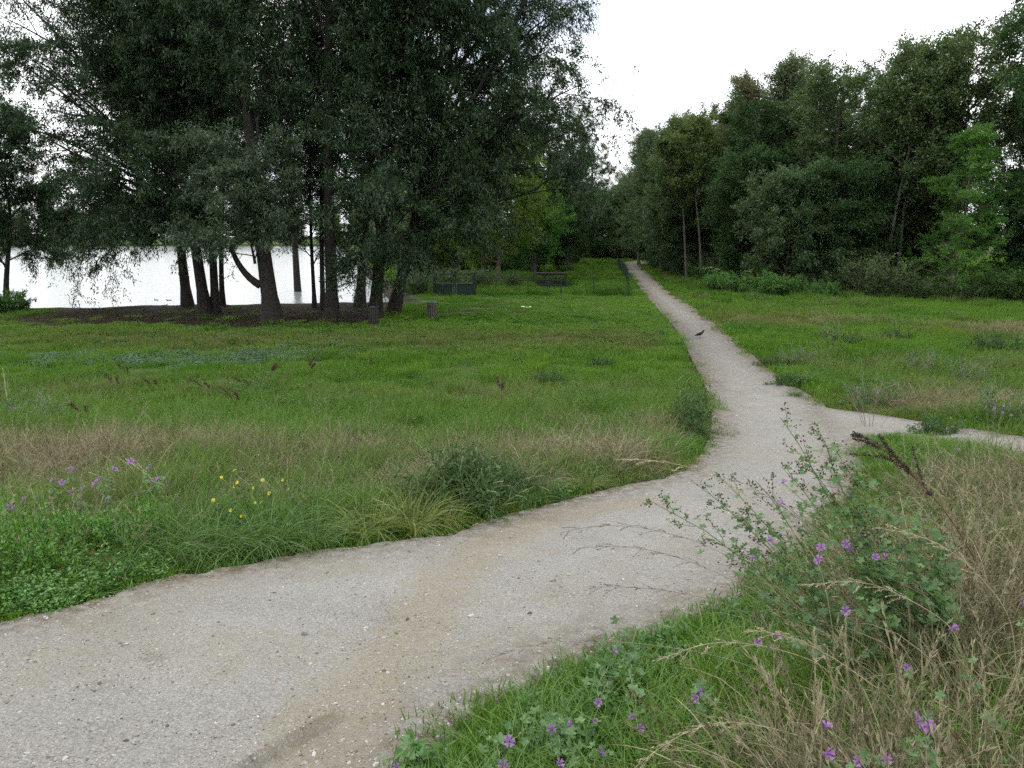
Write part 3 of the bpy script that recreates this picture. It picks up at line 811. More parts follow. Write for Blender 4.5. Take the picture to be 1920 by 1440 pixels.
put('oak', 29.0, 72, .82, 'dark oak between the poplars and the leaning ash')
# front of the wood, from the right-hand edge to the far end of the path
put('oak', 41, 58, 1.05, 'dark oak half cut off by the picture edge behind the huge one')
put('round', 32.5, 58, 1.1, 'dark tree behind the light green feathery one')
put('oak', 31.5, 66, .86, 'dark oak with a ragged top rising behind the bare leaning ash')
put('ash', 29.6, 60, .9, 'slim ash with bare pale trunk close to the leaning ash', rz=.8)
put('bushy', 24.0, 58, .85, 'low dark leafy tree standing at the wood edge left of the bare ash')
put('bushy', 20.5, 58.5, .80, 'low dark leafy tree above the nettle bed')
put('bushy', 33.5, 50.5, .72, 'low dark tree in the shade at the far right wood edge')
put('pop', 21.5, 74, .95, 'airy poplar left of the tallest one, brownish and thin on top')
put('pop', 27.5, 76, .98, 'airy poplar right of the tallest one')
put('ash', 17.6, 72, .85, 'slim tree with a long bare pale trunk left of the leafy tree', rz=2.6)
put('ash', 16.6, 74, .8, 'slim pale-trunked tree leaning the other way beside its twin', rz=3.4)
put('round', 19.8, 84, .93, 'rounded tree of the wood above the bare pale trunks')
put('round', 17.6, 92, .92, 'fresh green rounded tree beside the path where it enters the wood')
put('bushy', 17.0, 80, .85, 'dark leafy tree whose boughs hang towards the path')
put('pop', 17.5, 108, .92, 'tall poplar at the end of the wood nearest the sky gap')
put('round', 20.5, 108, .95, 'big rounded tree over the bend of the path')
put('oak', 24, 98, .9, 'dark oak deep behind the bend of the path')
put('bushy', 19.6, 104, 1.0, 'dark leafy tree at the bend of the path')
put('bushy', 22.5, 118, 1.1, 'dark leafy tree beyond the bend of the path')
# the far end and the trees behind the ditch
put('silver', 7.6, 104, 1.12, 'grey-green willow at the far end of the fenced grass')
put('silver', 10.0, 122, .92, 'small grey-green willow closing the view beside the sky gap')
put('bushy', 8.6, 112, .9, 'dark leafy tree in the shade at the end of the fenced grass')
put('bushy', 12.5, 134, 1.0, 'dark tree closing the view straight behind the path')
put('round', 16.5, 142, .72, 'rounded tree far behind the path end')
put('bushy', 5.2, 92, .75, 'dark leafy tree over the ditch behind the footbridge')
put('lime', 2.2, 76, .8, 'yellow-green tree beside the ditch, lower than its neighbour')
put('lime', -5.2, 72, .85, 'yellow-green tree behind the gate')
put('bushy', -8.0, 78, .8, 'dark leafy tree on the lake side behind the gate')
put('silver', -3.0, 84, 1.0, 'grey-green willow behind the yellow-green trees')
put('bushy', -13.5, 92, .7, 'dark bushy tree on the shore seen between the willow trunks')
# deep in the wood: nothing tells these apart
for i in range(26):
    y = 62 + 84 * (i / 25.0); x = 31 - .155 * (y - 60) + rng.uniform(3, 15) + max(0, (70 - y)) * .5
    put(['round', 'oak', 'bushy', 'round'][i % 4], x, y, rng.uniform(.82, 1.0), 'dark tree deep in the wood behind the front row', 'trees deep in the wood')
for i in range(9):
    put(['bushy', 'round', 'oak'][i % 3], 2 + i * 4.2 + rng.uniform(-1, 1), 152 + rng.uniform(-6, 8), rng.uniform(.7, .85), 'dark tree far back closing the end of the clearing', 'trees closing the clearing')
for i in range(44):
    y = 336 + rng.uniform(-3, 6) + 16 * (i % 2); x = -300 + i * 6.6 + rng.uniform(-2, 2)
    _t = put(['round', 'bushy', 'oak', 'bushy', 'silver', 'bushy', 'lime'][i % 7], x, y, rng.uniform(1.0, 1.35) * (1.4 if i % 7 in (1, 3, 5) else 1), 'distant tree on the far shore of the lake', 'trees on the far shore')
    _t.location.y -= 8; _t.location.z = -2.2
for i in range(16):
    put(['bushy', 'round', 'bushy', 'oak'][i % 4], 4 + i * 4.6 + rng.uniform(-1, 1), 168 + rng.uniform(-5, 9), rng.uniform(.95, 1.15), 'dark tree far back closing the end of the clearing', 'trees closing the clearing')
# right-hand shore of the lake
for i, (x, y, k, s) in enumerate([(-14, 108, 'bushy', .9), (-19, 126, 'round', .8), (-24, 150, 'round', .9), (-32, 185, 'oak', .85), (-42, 225, 'round', .9), (-9, 96, 'round', .85)]):
    put(k, x, y, s, 'tree on the wooded side shore glimpsed between the willow trunks', 'trees on the side shore')

# ------------------------------------------------------------------ gate, fence, footbridge, bins, birds
def post(mb, p, h, r=.03, sides=8):
    tubes(mb, np.array([[p[0], p[1], p[2] - .2], [p[0], p[1], p[2] + h * .5], [p[0], p[1], p[2] + h]]), np.full(3, r), sides)
FY = G(990, 554)[1]
def fx(px): return at(px, 554, FY)[0]
gx0, gx1 = fx(814), fx(891)
gate = empty('double_gate', ground((gx0 + gx1) / 2, FY), label='dark green double gate of steel tube with solid lower panels', cat='gate')
W_, H_ = gx1 - gx0, 1.55
for sx in (-1, 1):
    m_ = MB(); box(m_, (sx * W_ / 2, 0, H_ / 2), (.12, .12, H_ + .08)); box(m_, (sx * W_ / 2, 0, H_ + .06), (.15, .15, .04)); m_.build('gate_post', M['gate'], gate)
    leaf = empty('gate_leaf', parent_loc := (0, 0, 0)); leaf.parent = gate
    c = sx * (W_ / 4 - .02); w = W_ / 2 - .18
    m_ = MB()
    for zz in (.08, H_ * .52, H_ - .06): box(m_, (c, 0, zz), (w, .06, .075))
    for xx in (-w / 2, w / 2): box(m_, (c + xx, 0, H_ / 2), (.075, .065, H_ - .08))
    m_.build('leaf_frame', M['gate'], leaf)
    m_ = MB(); box(m_, (c, 0, H_ * .29), (w - .06, .02, H_ * .42)); m_.build('leaf_panel', M['gate'], leaf)
    m_ = MB(); box(m_, (c - sx * (w / 2 - .05), -.04, H_ * .32), (.03, .03, H_ * .55)); box(m_, (c, -.035, H_ * .56), (w * .92, .02, .025)); m_.build('leaf_bar', M['pole'], leaf)
    m_ = MB()
    for k in range(9): box(m_, (c - w / 2 + w * (k + .5) / 9, 0, H_ * .75), (.012, .012, H_ * .4))
    m_.build('mesh_wire', M['gate'], leaf)

fence = empty('wire_fence', ground(fx(1113), FY), label='low wire fence on thin dark green posts between lawn and ditch', cat='fence')
fo_ = np.array(fence.location)
for px in (930, 990, 1052, 1113):
    m_ = MB(); post(m_, ground(fx(px), FY) - fo_, 1.36, .04); box(m_, (fx(px) - fo_[0], 0, 1.37), (.07, .07, .03)); m_.build('fence_post', M['gate'], fence)
for zz in (.2, .5, .8, 1.1, 1.3):
    m_ = MB(); tubes(m_, np.array([[gx1 + .1 - fo_[0], 0, zz], [fx(1052) - fo_[0], 0, zz - .015], [fx(1178) - fo_[0], 0, zz]]), np.full(3, .004), 4); m_.build('wire', M['gate'], fence)

fa, fb = G(1178, 557), G(1161, 497)
pf = empty('path_fence', fa, label='dark green mesh fence running back along the path', cat='fence')
nP = 26
tt_ = np.linspace(0, 1, nP)
PP = np.array([ground(fa[0] + (fb[0] - fa[0]) * t + .25 * math.sin(t * 5), fa[1] + (fb[1] - fa[1]) * t) for t in tt_]) - fa
for i, p in enumerate(PP):
    m_ = MB(); post(m_, p, 1.45 if i == 0 else 1.3, .05 if i == 0 else .03)
    if i == 0: box(m_, (p[0], p[1], p[2] + 1.46), (.13, .13, .03))
    m_.build('fence_post', M['gate'], pf)
for zz in (.12, .3, .48, .66, .84, 1.02, 1.2):
    m_ = MB(); tubes(m_, PP + np.array([0, 0, zz]), np.full(nP, .008), 4); m_.build('wire', M['gate'], pf)
m_ = MB()
for i in range(nP - 1):
    for k in range(8):
        q = PP[i] + (PP[i + 1] - PP[i]) * (k + .5) / 8
        box(m_, q + np.array([0, 0, .66]), (.012, .012, 1.1))
m_.build('mesh_wire', M['gate'], pf)

by = 80.0
bl, br = at(998, 512, by), at(1066, 512, by)
fbg = empty('footbridge', (0, by, 0), label='grey wooden footbridge with a single rail over the ditch', cat='bridge')
zb = bl[2]
for k in range(3):
    m_ = MB(); box(m_, ((bl[0] + br[0]) / 2, -.35 + .3 * k, zb + .004 * k), (br[0] - bl[0], .26, .07)); m_.build('deck_board', M['wood_old'], fbg)
for k in range(2):
    m_ = MB(); box(m_, ((bl[0] + br[0]) / 2, -.3 + .6 * k, zb - .13), (br[0] - bl[0] - .3, .1, .16)); m_.build('beam', M['wood'], fbg)
for k in range(4):
    xx = bl[0] + (br[0] - bl[0]) * (k + .15) / 3.3
    m_ = MB(); box(m_, (xx, .3, zb - .1), (.07, .07, 1.6)); m_.build('bridge_post', M['wood'], fbg)
m_ = MB(); box(m_, ((bl[0] + br[0]) / 2, .3, zb + .7), (br[0] - bl[0], .06, .06)); m_.build('rail', M['wood_old'], fbg)
m_ = MB(); box(m_, ((bl[0] + br[0]) / 2 - .4, -1.6, zb - .62), (br[0] - bl[0] - .8, .2, .1)); m_.build('sill_beam', M['wood'], fbg)

def bin_at(px, py, label, wood='wood_old', rim='lid'):
    p = G(px, py); r = empty('litter_bin', p, label=label, cat='bin', group='slatted litter bins'); R_, h = .235, .88
    n = 16; slat = None
    for k in range(n):
        a = 2 * PI * k / n
        if slat is None:
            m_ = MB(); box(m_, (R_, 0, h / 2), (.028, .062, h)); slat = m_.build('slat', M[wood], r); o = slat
        else:
            o = slat.copy(); COL.objects.link(o)
        o.rotation_euler = (0, 0, a)
    m_ = MB(); th = np.linspace(0, 2 * PI, 25)[:-1]
    prof = [(R_ + .012, h - .03), (R_ + .022, h + .005), (R_ + .012, h + .025), (R_ - .07, h + .025), (R_ - .075, h - .03)]
    v = np.array([[rr * math.cos(t), rr * math.sin(t), z] for rr, z in prof for t in th]); k24 = np.arange(24)
    q = np.concatenate([np.stack([j * 24 + k24, j * 24 + (k24 + 1) % 24, (j + 1) * 24 + (k24 + 1) % 24, (j + 1) * 24 + k24], 1) for j in range(4)])
    m_.add(v, q); m_.build('rim', M[rim], r, smooth=True)
    m_ = MB(); tubes(m_, np.array([[0, 0, .05], [0, 0, .4], [0, 0, h - .04]]), np.full(3, R_ - .035), 20); m_.build('liner', M['dark'], r, smooth=True)
    m_ = MB()
    for zz in (.18, h - .16):
        v = np.array([[rr * math.cos(t), rr * math.sin(t), zz + dz] for rr, dz in ((R_ - .014, -.02), (R_ - .014, .02)) for t in th])
        m_.add(v, np.stack([k24, (k24 + 1) % 24, 24 + (k24 + 1) % 24, 24 + k24], 1))
    m_.build('hoop', M['dark'], r)
    return r
bin_at(810, 599, 'slatted round litter bin standing on the lit lawn')
bin_at(701, 611, 'shade-darkened slatted round litter bin at the willow foot', 'wood_dark', 'dark')  # slats and rim coloured dark in place of shade falling there

def loft(mb, P, rx, rz, sides=12):
    """body along the XZ plane through points P with widths rx and heights rz"""
    P = np.asarray(P, float); n = len(P); th = np.linspace(0, 2 * PI, sides + 1)[:-1]
    tan = np.gradient(P, axis=0); tan = norm(tan); up = np.stack([-tan[:, 2], tan[:, 1] * 0, tan[:, 0]], 1)
    v = P[:, None] + up[:, None] * (np.cos(th)[None, :, None] * np.asarray(rz)[:, None, None]) + np.array([0, 1, 0.]) * (np.sin(th)[None, :, None] * np.asarray(rx)[:, None, None])
    k = np.arange(sides); q = np.concatenate([np.stack([j * sides + k, j * sides + (k + 1) % sides, (j + 1) * sides + (k + 1) % sides, (j + 1) * sides + k], 1) for j in range(n - 1)])
    mb.add(v.reshape(-1, 3), [q, np.arange(sides)[None], ((n - 1) * sides + np.arange(sides))[None]])
def crow(loc, rz, s, label):
    r = empty('crow', loc, rz, s, label=label, cat='bird', group='crows on the path')
    m_ = MB()
    loft(m_, [(-.24, 0, .075), (-.16, 0, .105), (-.08, 0, .14), (0, 0, .175), (.07, 0, .215), (.11, 0, .255), (.125, 0, .295), (.135, 0, .325), (.155, 0, .343), (.185, 0, .345)],
         [.022, .03, .055, .07, .064, .045, .034, .034, .03, .012], [.008, .018, .045, .062, .058, .044, .034, .032, .028, .012])
    m_.build('body', M['black'], r, smooth=True)
    for sy in (-1, 1):
        m_ = MB(); loft(m_, [(-.21, sy * .03, .10), (-.12, sy * .055, .145), (-.02, sy * .068, .19), (.06, sy * .058, .225)], [.008, .016, .02, .012], [.012, .03, .042, .02], 8); m_.build('wing', M['black'], r, smooth=True)
        m_ = MB(); tubes(m_, np.array([[.005, sy * .03, .14], [-.01, sy * .03, .07], [.005, sy * .03, .006], [.05, sy * .033, .004]]), np.array([.012, .006, .005, .004]), 6); tubes(m_, np.array([[.005, sy * .03, .006], [-.03, sy * .03, .004]]), np.array([.004, .003]), 5); m_.build('leg', M['dark'], r)
    m_ = MB(); loft(m_, [(.175, 0, .344), (.21, 0, .342), (.24, 0, .334)], [.012, .009, .002], [.014, .009, .002], 8); m_.build('beak', M['dark'], r, smooth=True)
    return r
p = G(1312, 636); crow(p + np.array([0, 0, .05]), -.35, .95, 'black crow standing upright on the middle of the path')
p = G(1181, 519); c2 = crow(p + np.array([0, 0, .06]), 2.9, 1.0, 'black crow far off at the path edge beside the fence')
def duck(px, py, rz, label):
    p = at(px, py, 50); r_ = ray(px, py); s = (LAKE_Z - CAMZ) / r_[2]; p = np.array([0, 0, CAMZ]) + r_ * s
    r = empty('duck', p - np.array([0, 0, .02]), rz, (.75, .75, .6), label=label, cat='duck', group='ducks on the lake')
    m_ = MB(); loft(m_, [(-.27, 0, .10), (-.18, 0, .07), (-.02, 0, .05), (.12, 0, .06), (.18, 0, .10), (.19, 0, .17), (.215, 0, .21), (.26, 0, .205)], [.02, .08, .11, .085, .05, .035, .042, .015], [.02, .05, .075, .07, .05, .035, .04, .015]); m_.build('body', M['duck'], r, smooth=True)
    m_ = MB(); loft(m_, [(.24, 0, .20), (.30, 0, .19)], [.018, .014], [.014, .006], 8); m_.build('beak', M['dark'], r, smooth=True)
duck(293, 563, 2.8, 'small dark duck on the lake, left of the swimming pair')
duck(317, 563.5, 3.3, 'small dark duck on the lake, right of the swimming pair')
duck(309, 573, .3, 'small dark duck near the shore below the pair')

p = G(1311, 556); m_ = MB(); tubes(m_, np.array([[0, 0, -.1], [0, 0, .08], [.01, 0, .27], [.015, 0, .30]]), np.array([.26, .22, .20, .17]), 14)
st_ = m_.build('tree_stump', M['bark'], smooth=True, label='small dark tree stump in the grass beside the path', cat='stump'); st_.location = p
for i, (px, py, s) in enumerate(((981, 577, .13), (988, 578.5, .17), (994, 577, .11))):
    p = G(px, py); m_ = MB(); rr = np.random.default_rng(i)
    th = np.linspace(0, 6.28, 9)[:-1]; rad_ = s * rr.uniform(.5, 1, 8)
    v = np.stack([rad_ * np.cos(th), rad_ * np.sin(th), .05 + .05 * rr.random(8)], 1); v = np.vstack([v, [[0, 0, .10]], v * [1, 1, 0] * .8])
    m_.add(v, [[[8, k, (k + 1) % 8] for k in range(8)], [[k, (k + 1) % 8, 9 + (k + 1) % 8, 9 + k] for k in range(8)]])
    o = m_.build('paper_scrap', M['paper'], label=['crumpled white scrap on the lawn, left of three', 'largest crumpled white scrap on the lawn, middle of three', 'crumpled white scrap on the lawn, right of three'][i], cat='litter', group='white scraps on the lawn'); o.location = p

# ------------------------------------------------------------------ bushes and plants at the wood edge
B = {}
NB = 'nettle bed at the wood edge'
B['nettle'] = make_bush('nettle_clump', G(1440, 556), 'nettle', 'bright nettle clump in the middle of the nettle bed', 'plant', NB, seed=301, H=1.75, W=3, stems=64, ang=55, per=20, leaf=(.16, .08), stem_mat='stem_green')
def putb(key, loc, s, label, group=None, cat='bush', rz=None):
    return dup_tree(B[key], loc, rng.random() * 6.28 if rz is None else rz, s, label, group, cat)
for px, py, s, lb in ((1385, 552, .95, 'nettle clump beside the white-flowered umbel'), (1492, 556, .85, 'nettle clump, second from the middle one away from the path'), (1540, 560, .7, 'low nettle clump under the dark leafy trees'), (1350, 548, .8, 'nettle clump at the path end of the nettle bed')):
    putb('nettle', G(px, py), s, lb, NB, 'plant')
uw = make_bush('umbel_plant', G(1338, 542), 'nettle', 'pale umbel plant with white flower heads at the nettle bed', 'plant', None, seed=303, H=1.5, W=1.6, stems=14, ang=35, per=14, leaf=(.2, .12), stem_mat='stem_green')
m_ = MB(); rr = np.random.default_rng(4)
for k in range(7):
    c = np.array([rr.normal(0, .5), rr.normal(0, .4), rr.uniform(1.25, 1.7)]); n_ = 22
    q = c + np.stack([rr.normal(0, .12, n_), rr.normal(0, .12, n_), rr.normal(0, .02, n_)], 1)
    leaves(m_, q, rr.normal(0, 1, (n_, 3)) * [1, 1, .2], np.tile([0, 0, 1.], (n_, 1)), .07, .06, rr.random(n_))
m_.build('blossom', M['white'], uw)
WE = 'undergrowth bushes along the wood edge'
B['dark'] = make_bush('undergrowth_bush', G(1640, 560), 'ash', 'brownish thin bush with bare twigs below the leaning ash', 'bush', WE, seed=304, H=3.2, W=4, stems=46, ang=50, per=24, leaf=(.17, .09))
for px, py, s, lb in ((1235, 505, .8, 'dark bush beside the path near its bend'), (1262, 512, .7, 'dark bush right of the path before the bend'), (1290, 522, .75, 'dark bush under the pale bare trunks'), (1330, 530, .9, 'dark bush behind the white-flowered umbel'),
                      (1560, 552, .8, 'dark bush left of the twiggy brown one'), (1720, 563, .75, 'green bush under the feathery tree'), (1800, 566, .7, 'low bush right below the feathery tree'), (1870, 567, .8, 'low dark bush near the right picture edge'), (1930, 570, .9, 'dark bush cut by the right picture edge')):
    _b = putb('dark', G(px, py), (s * rng.uniform(.8, 1.3), s * rng.uniform(.8, 1.3), s * rng.uniform(.55, 1.15)), lb, WE)
    for c in _b.children:
        if c.name.startswith('foliage') and px % 20: c.material_slots[0].link = 'OBJECT'; c.material_slots[0].material = M[['ash2', 'nettle', 'oak'][int(px) % 3]]
for i in range(8):
    putb('dark', ground(-9 + i * 1.7 + rng.uniform(-.5, .5), 92 + rng.uniform(-3, 6)), rng.uniform(1.0, 1.4), 'dark bush glimpsed behind the yellow-green trees', 'bushes behind the yellow-green trees')
for i in range(14):
    putb('dark', ground(5 + i * 1.25 + rng.uniform(-.5, .5), 138 + rng.uniform(-4, 6)), rng.uniform(1.0, 1.5), 'dark bush closing the clearing under the far trees', 'bushes closing the clearing')
for px, py, s, lb in ((905, 542, .6, 'bush overhanging the ditch bank beside the gate'), (780, 552, .65, 'bush between the great willow and the gate'), (845, 545, .6, 'bush standing behind the gate'), (965, 540, .45, 'brown-green bush at the ditch left of the footbridge'),
                      (1075, 497, .6, 'dark bush at the ditch behind the footbridge'), (1105, 487, .6, 'dark bush at the back end of the fenced grass'), (1140, 486, .5, 'low bush where the path fence ends')):
    putb('dark', G(px, py), s, lb, 'bushes around the ditch')

# ------------------------------------------------------------------ grass and other ground stuff
SRC = {}
def source(key, objs):
    c = bpy.data.collections.new('source_' + key)
    for i, (mb_, mat, sm) in enumerate(objs):
        o = bpy.data.objects.new(f'source_{key}_{i:02d}', mb_.mesh(f'{key}_{i:02d}', mat, sm)); c.objects.link(o)
    SRC[key] = (c, len(objs))
def gn_group():
    ng = bpy.data.node_groups.new('scatter', 'GeometryNodeTree')
    ng.interface.new_socket('Geometry', in_out='INPUT', socket_type='NodeSocketGeometry')
    ng.interface.new_socket('Geometry', in_out='OUTPUT', socket_type='NodeSocketGeometry')
    return ng
def scatter(name, key, P, rot, scl, at_, label, cat=None):
    P = np.asarray(P, np.float32); n = len(P)
    me = bpy.data.meshes.new(name); me.vertices.add(n); me.vertices.foreach_set('co', P.ravel())
    for nm, ty, val, fld in [('rot', 'FLOAT_VECTOR', rot, 'vector'), ('scl', 'FLOAT_VECTOR', scl, 'vector')]:
        a = me.attributes.new(nm, ty, 'POINT'); a.data.foreach_set(fld, np.asarray(val, np.float32).ravel())
    c, k = SRC[key]
    a = me.attributes.new('idx', 'INT', 'POINT'); a.data.foreach_set('value', np.random.default_rng(n).integers(0, k, n).astype(np.int32))
    for nm, val in at_.items():
        a = me.attributes.new(nm, 'FLOAT', 'POINT'); a.data.foreach_set('value', np.asarray(val, np.float32))
    o = bpy.data.objects.new(name, me); COL.objects.link(o)
    ng = gn_group(); nn, lk = ng.nodes, ng.links
    gi, go = nn.new('NodeGroupInput'), nn.new('NodeGroupOutput')
    mp = nn.new('GeometryNodeMeshToPoints'); ip = nn.new('GeometryNodeInstanceOnPoints')
    ci = nn.new('GeometryNodeCollectionInfo'); ci.inputs[0].default_value = c
    ci.inputs['Separate Children'].default_value = True; ci.inputs['Reset Children'].default_value = True
    ip.inputs['Pick Instance'].default_value = True
    def na(nm, ty):
        x = nn.new('GeometryNodeInputNamedAttribute'); x.data_type = ty; x.inputs[0].default_value = nm; return x.outputs[0]
    er = nn.new('FunctionNodeEulerToRotation')
    lk.new(na('rot', 'FLOAT_VECTOR'), er.inputs[0]); lk.new(er.outputs[0], ip.inputs['Rotation'])
    lk.new(na('scl', 'FLOAT_VECTOR'), ip.inputs['Scale']); lk.new(na('idx', 'INT'), ip.inputs['Instance Index'])
    lk.new(gi.outputs[0], mp.inputs[0]); lk.new(mp.outputs[0], ip.inputs['Points']); lk.new(ci.outputs[0], ip.inputs['Instance'])
    lk.new(ip.outputs[0], go.inputs[0])
    md = o.modifiers.new('scatter', 'NODES'); md.node_group = ng
    return setp(o, label, cat, kind='stuff')

def tuft(rng, n, h, rad, width, bend, segs=3, hvar=.35, lean=.25, taper=True):
    """n bent blades rooted in a disc"""
    mb_ = MB()
    a = rng.random(n) * 6.28; r = rad * np.sqrt(rng.random(n))
    root = np.stack([r * np.cos(a), r * np.sin(a), np.full(n, -.02)], 1)
    d = np.stack([np.cos(a) * lean, np.sin(a) * lean, np.ones(n)], 1) + rng.normal(0, .22, (n, 3)) * [1, 1, 0]
    d = norm(d); H = h * rng.uniform(1 - hvar, 1 + hvar, n)
    bd = np.stack([np.cos(a), np.sin(a), np.zeros(n)], 1) + rng.normal(0, .7, (n, 3)) * [1, 1, 0]; bd = norm(bd)
    side = norm(np.cross(d, bd + rng.normal(0, .4, (n, 3)))); bn = bend * rng.uniform(.3, 1.6, n)
    pts = [root]; cur = d.copy()
    for k in range(segs):
        pts.append(pts[-1] + cur * (H / segs)[:, None])
        cur = norm(cur + bd * (bn / segs * (1 + k * .5))[:, None] - np.array([0, 0, 1.]) * (bn / segs * .7 * k)[:, None])
    wv = width * rng.uniform(.7, 1.3, n)
    V = []
    for k in range(segs):
        w = (wv * (1 - (k / segs) ** 2 * .8) / 2)[:, None]
        V += [pts[k] - side * w, pts[k] + side * w]
    V.append(pts[-1])
    m = 2 * segs + 1
    V = np.stack(V, 1).reshape(-1, 3); b0_ = np.arange(n)[:, None] * m
    q = np.concatenate([b0_ + np.array([[2 * k, 2 * k + 1, 2 * k + 3, 2 * k + 2]]) for k in range(segs - 1)])
    t = b0_ + np.array([[2 * segs - 2, 2 * segs - 1, 2 * segs]])
    mb_.add(V, [q, t], np.repeat(rng.random(n), m)); return mb_
def straw_tuft(rng, n, h, rad, lean=.5):
    """thin seeding stalks with open panicles"""
    mb_ = MB(); a = rng.random(n) * 6.28; r = rad * np.sqrt(rng.random(n))
    root = np.stack([r * np.cos(a), r * np.sin(a), np.full(n, -.02)], 1)
    d = norm(np.stack([np.cos(a) * lean, np.sin(a) * lean, np.ones(n)], 1) + rng.normal(0, .25, (n, 3)))
    ln_ = grow(root, d, h * rng.uniform(.55, 1.25, n), 6, -.02, -.16, .06, rng)
    v = rng.random(n)
    tubes(mb_, ln_, np.repeat(np.linspace(.0017, .0007, 6)[None], n, 0), 3, a=v, cap=False)
    k = 14; idx = np.repeat(np.arange(n), k); t = .70 + .3 * rng.random(n * k)
    pos, tan, _ = at_t(ln_, np.zeros((n, 6)), idx, t); dd = tan + rng.normal(0, .35, (n * k, 3))
    leaves(mb_, pos, dd, rng.normal(0, 1, (n * k, 3)), .028 * rng.uniform(.6, 1.4, n * k), .005, v[idx])
    return mb_
r_ = np.random.default_rng(31)
source('meadow', [(tuft(r_, 46, .34, .16, .006, .9, 4), M['grass'], False) for _ in range(6)])
source('lush', [(tuft(r_, 70, .42, .12, .0085, 1.1, 5, lean=.45), M['grass'], False) for _ in range(4)])
source('turf', [(tuft(r_, 300, .085, .32, .0065, .9, 2, lean=.1), M['turf'], False) for _ in range(5)])
source('far', [(tuft(r_, 150, .16, .55, .02, .8, 2, lean=.1), M['turf'], False) for _ in range(4)])
source('tall', [(tuft(r_, 120, .5, .5, .02, .7, 3, lean=.1), M['grass'], False) for _ in range(4)])
source('straw', [(straw_tuft(r_, 14, .5, .13), M['strawgrass'], False) for _ in range(6)])
source('thatch', [(tuft(r_, 44, .46, .2, .0040, 2.1, 6, lean=1.0), M['strawgrass'], False) for _ in range(5)])
def herb(rng, n, h, rad, leaf, per):
    mb_ = MB(); a = rng.random(n) * 6.28; r = rad * np.sqrt(rng.random(n)); root = np.stack([r * np.cos(a), r * np.sin(a), np.zeros(n)], 1)
    ln_ = grow(root, norm(np.array([0, 0, 1.]) + rng.normal(0, .35, (n, 3))), h * rng.uniform(.5, 1.2, n), 4, .05, .02, .12, rng)
    tubes(mb_, ln_, np.full((n, 4), .0014), 3, cap=False, a=.2)
    idx = np.repeat(np.arange(n), per); pos, tan, _ = at_t(ln_, np.zeros((n, 4)), idx, rng.random(n * per))
    dd = rng.normal(0, 1, (n * per, 3)); dd[:, 2] = np.abs(dd[:, 2]) * .3 + .15
    leaves(mb_, pos, dd, np.tile([0, 0, 1.], (n * per, 1)) + rng.normal(0, .35, (n * per, 3)), leaf[0] * rng.uniform(.6, 1.3, n * per), leaf[1] * rng.uniform(.7, 1.2, n * per), rng.random(n * per))
    return mb_
source('knot', [(herb(r_, 34, .19, .15, (.026, .014), 15), M['knot'], False) for _ in range(4)])
source('silver', [(herb(r_, 40, .16, .3, (.07, .045), 8), M['silver'], False) for _ in range(3)])
source('weed', [(herb(r_, 16, .22, .12, (.055, .028), 9), M['nettle'], False) for _ in range(4)])
def leaf_litter(rng):
    mb_ = MB(); n = 40; p = np.stack([rng.uniform(-.5, .5, n), rng.uniform(-.5, .5, n), rng.uniform(.005, .03, n)], 1)
    leaves(mb_, p, rng.normal(0, 1, (n, 3)) * [1, 1, .15], np.tile([0, 0, 1.], (n, 1)) + rng.normal(0, .2, (n, 3)), .1, .04, rng.random(n)); return mb_
source('litter', [(leaf_litter(r_), M['brown_leaf'], False) for _ in range(3)])
# stones
def stone_mat():
    m, nt, out = new_mat('gravel_stone')
    s = attr(nt, 'tint', 'INSTANCER')
    c = ramp(nt, s, [(0, (.08, .07, .06)), (.25, (.22, .20, .175)), (.7, (.31, .29, .26)), (.97, (.42, .40, .37)), (1, (.32, .14, .08))])
    p = N(nt, 'ShaderNodeBsdfPrincipled'); p.inputs['Roughness'].default_value = .85; p.inputs['Specular IOR Level'].default_value = .25
    nt.links.new(c, p.inputs['Base Color']); nt.links.new(p.outputs[0], out.inputs[0]); return m
M['stone'] = stone_mat()
def pebble(rng):
    mb_ = MB(); t = (1 + 5 ** .5) / 2
    v = norm(np.array([[-1, t, 0], [1, t, 0], [-1, -t, 0], [1, -t, 0], [0, -1, t], [0, 1, t], [0, -1, -t], [0, 1, -t], [t, 0, -1], [t, 0, 1], [-t, 0, -1], [-t, 0, 1]], float))
    v = v * rng.uniform(.7, 1.15, (12, 1)) * [1, rng.uniform(.6, .95), rng.uniform(.4, .7)]
    f = [[0, 11, 5], [0, 5, 1], [0, 1, 7], [0, 7, 10], [0, 10, 11], [1, 5, 9], [5, 11, 4], [11, 10, 2], [10, 7, 6], [7, 1, 8], [3, 9, 4], [3, 4, 2], [3, 2, 6], [3, 6, 8], [3, 8, 9], [4, 9, 5], [2, 4, 11], [6, 2, 10], [8, 6, 7], [9, 8, 1]]
    mb_.add(v, [f]); return mb_
source('pebble', [(pebble(r_), M['stone'], False) for _ in range(6)])

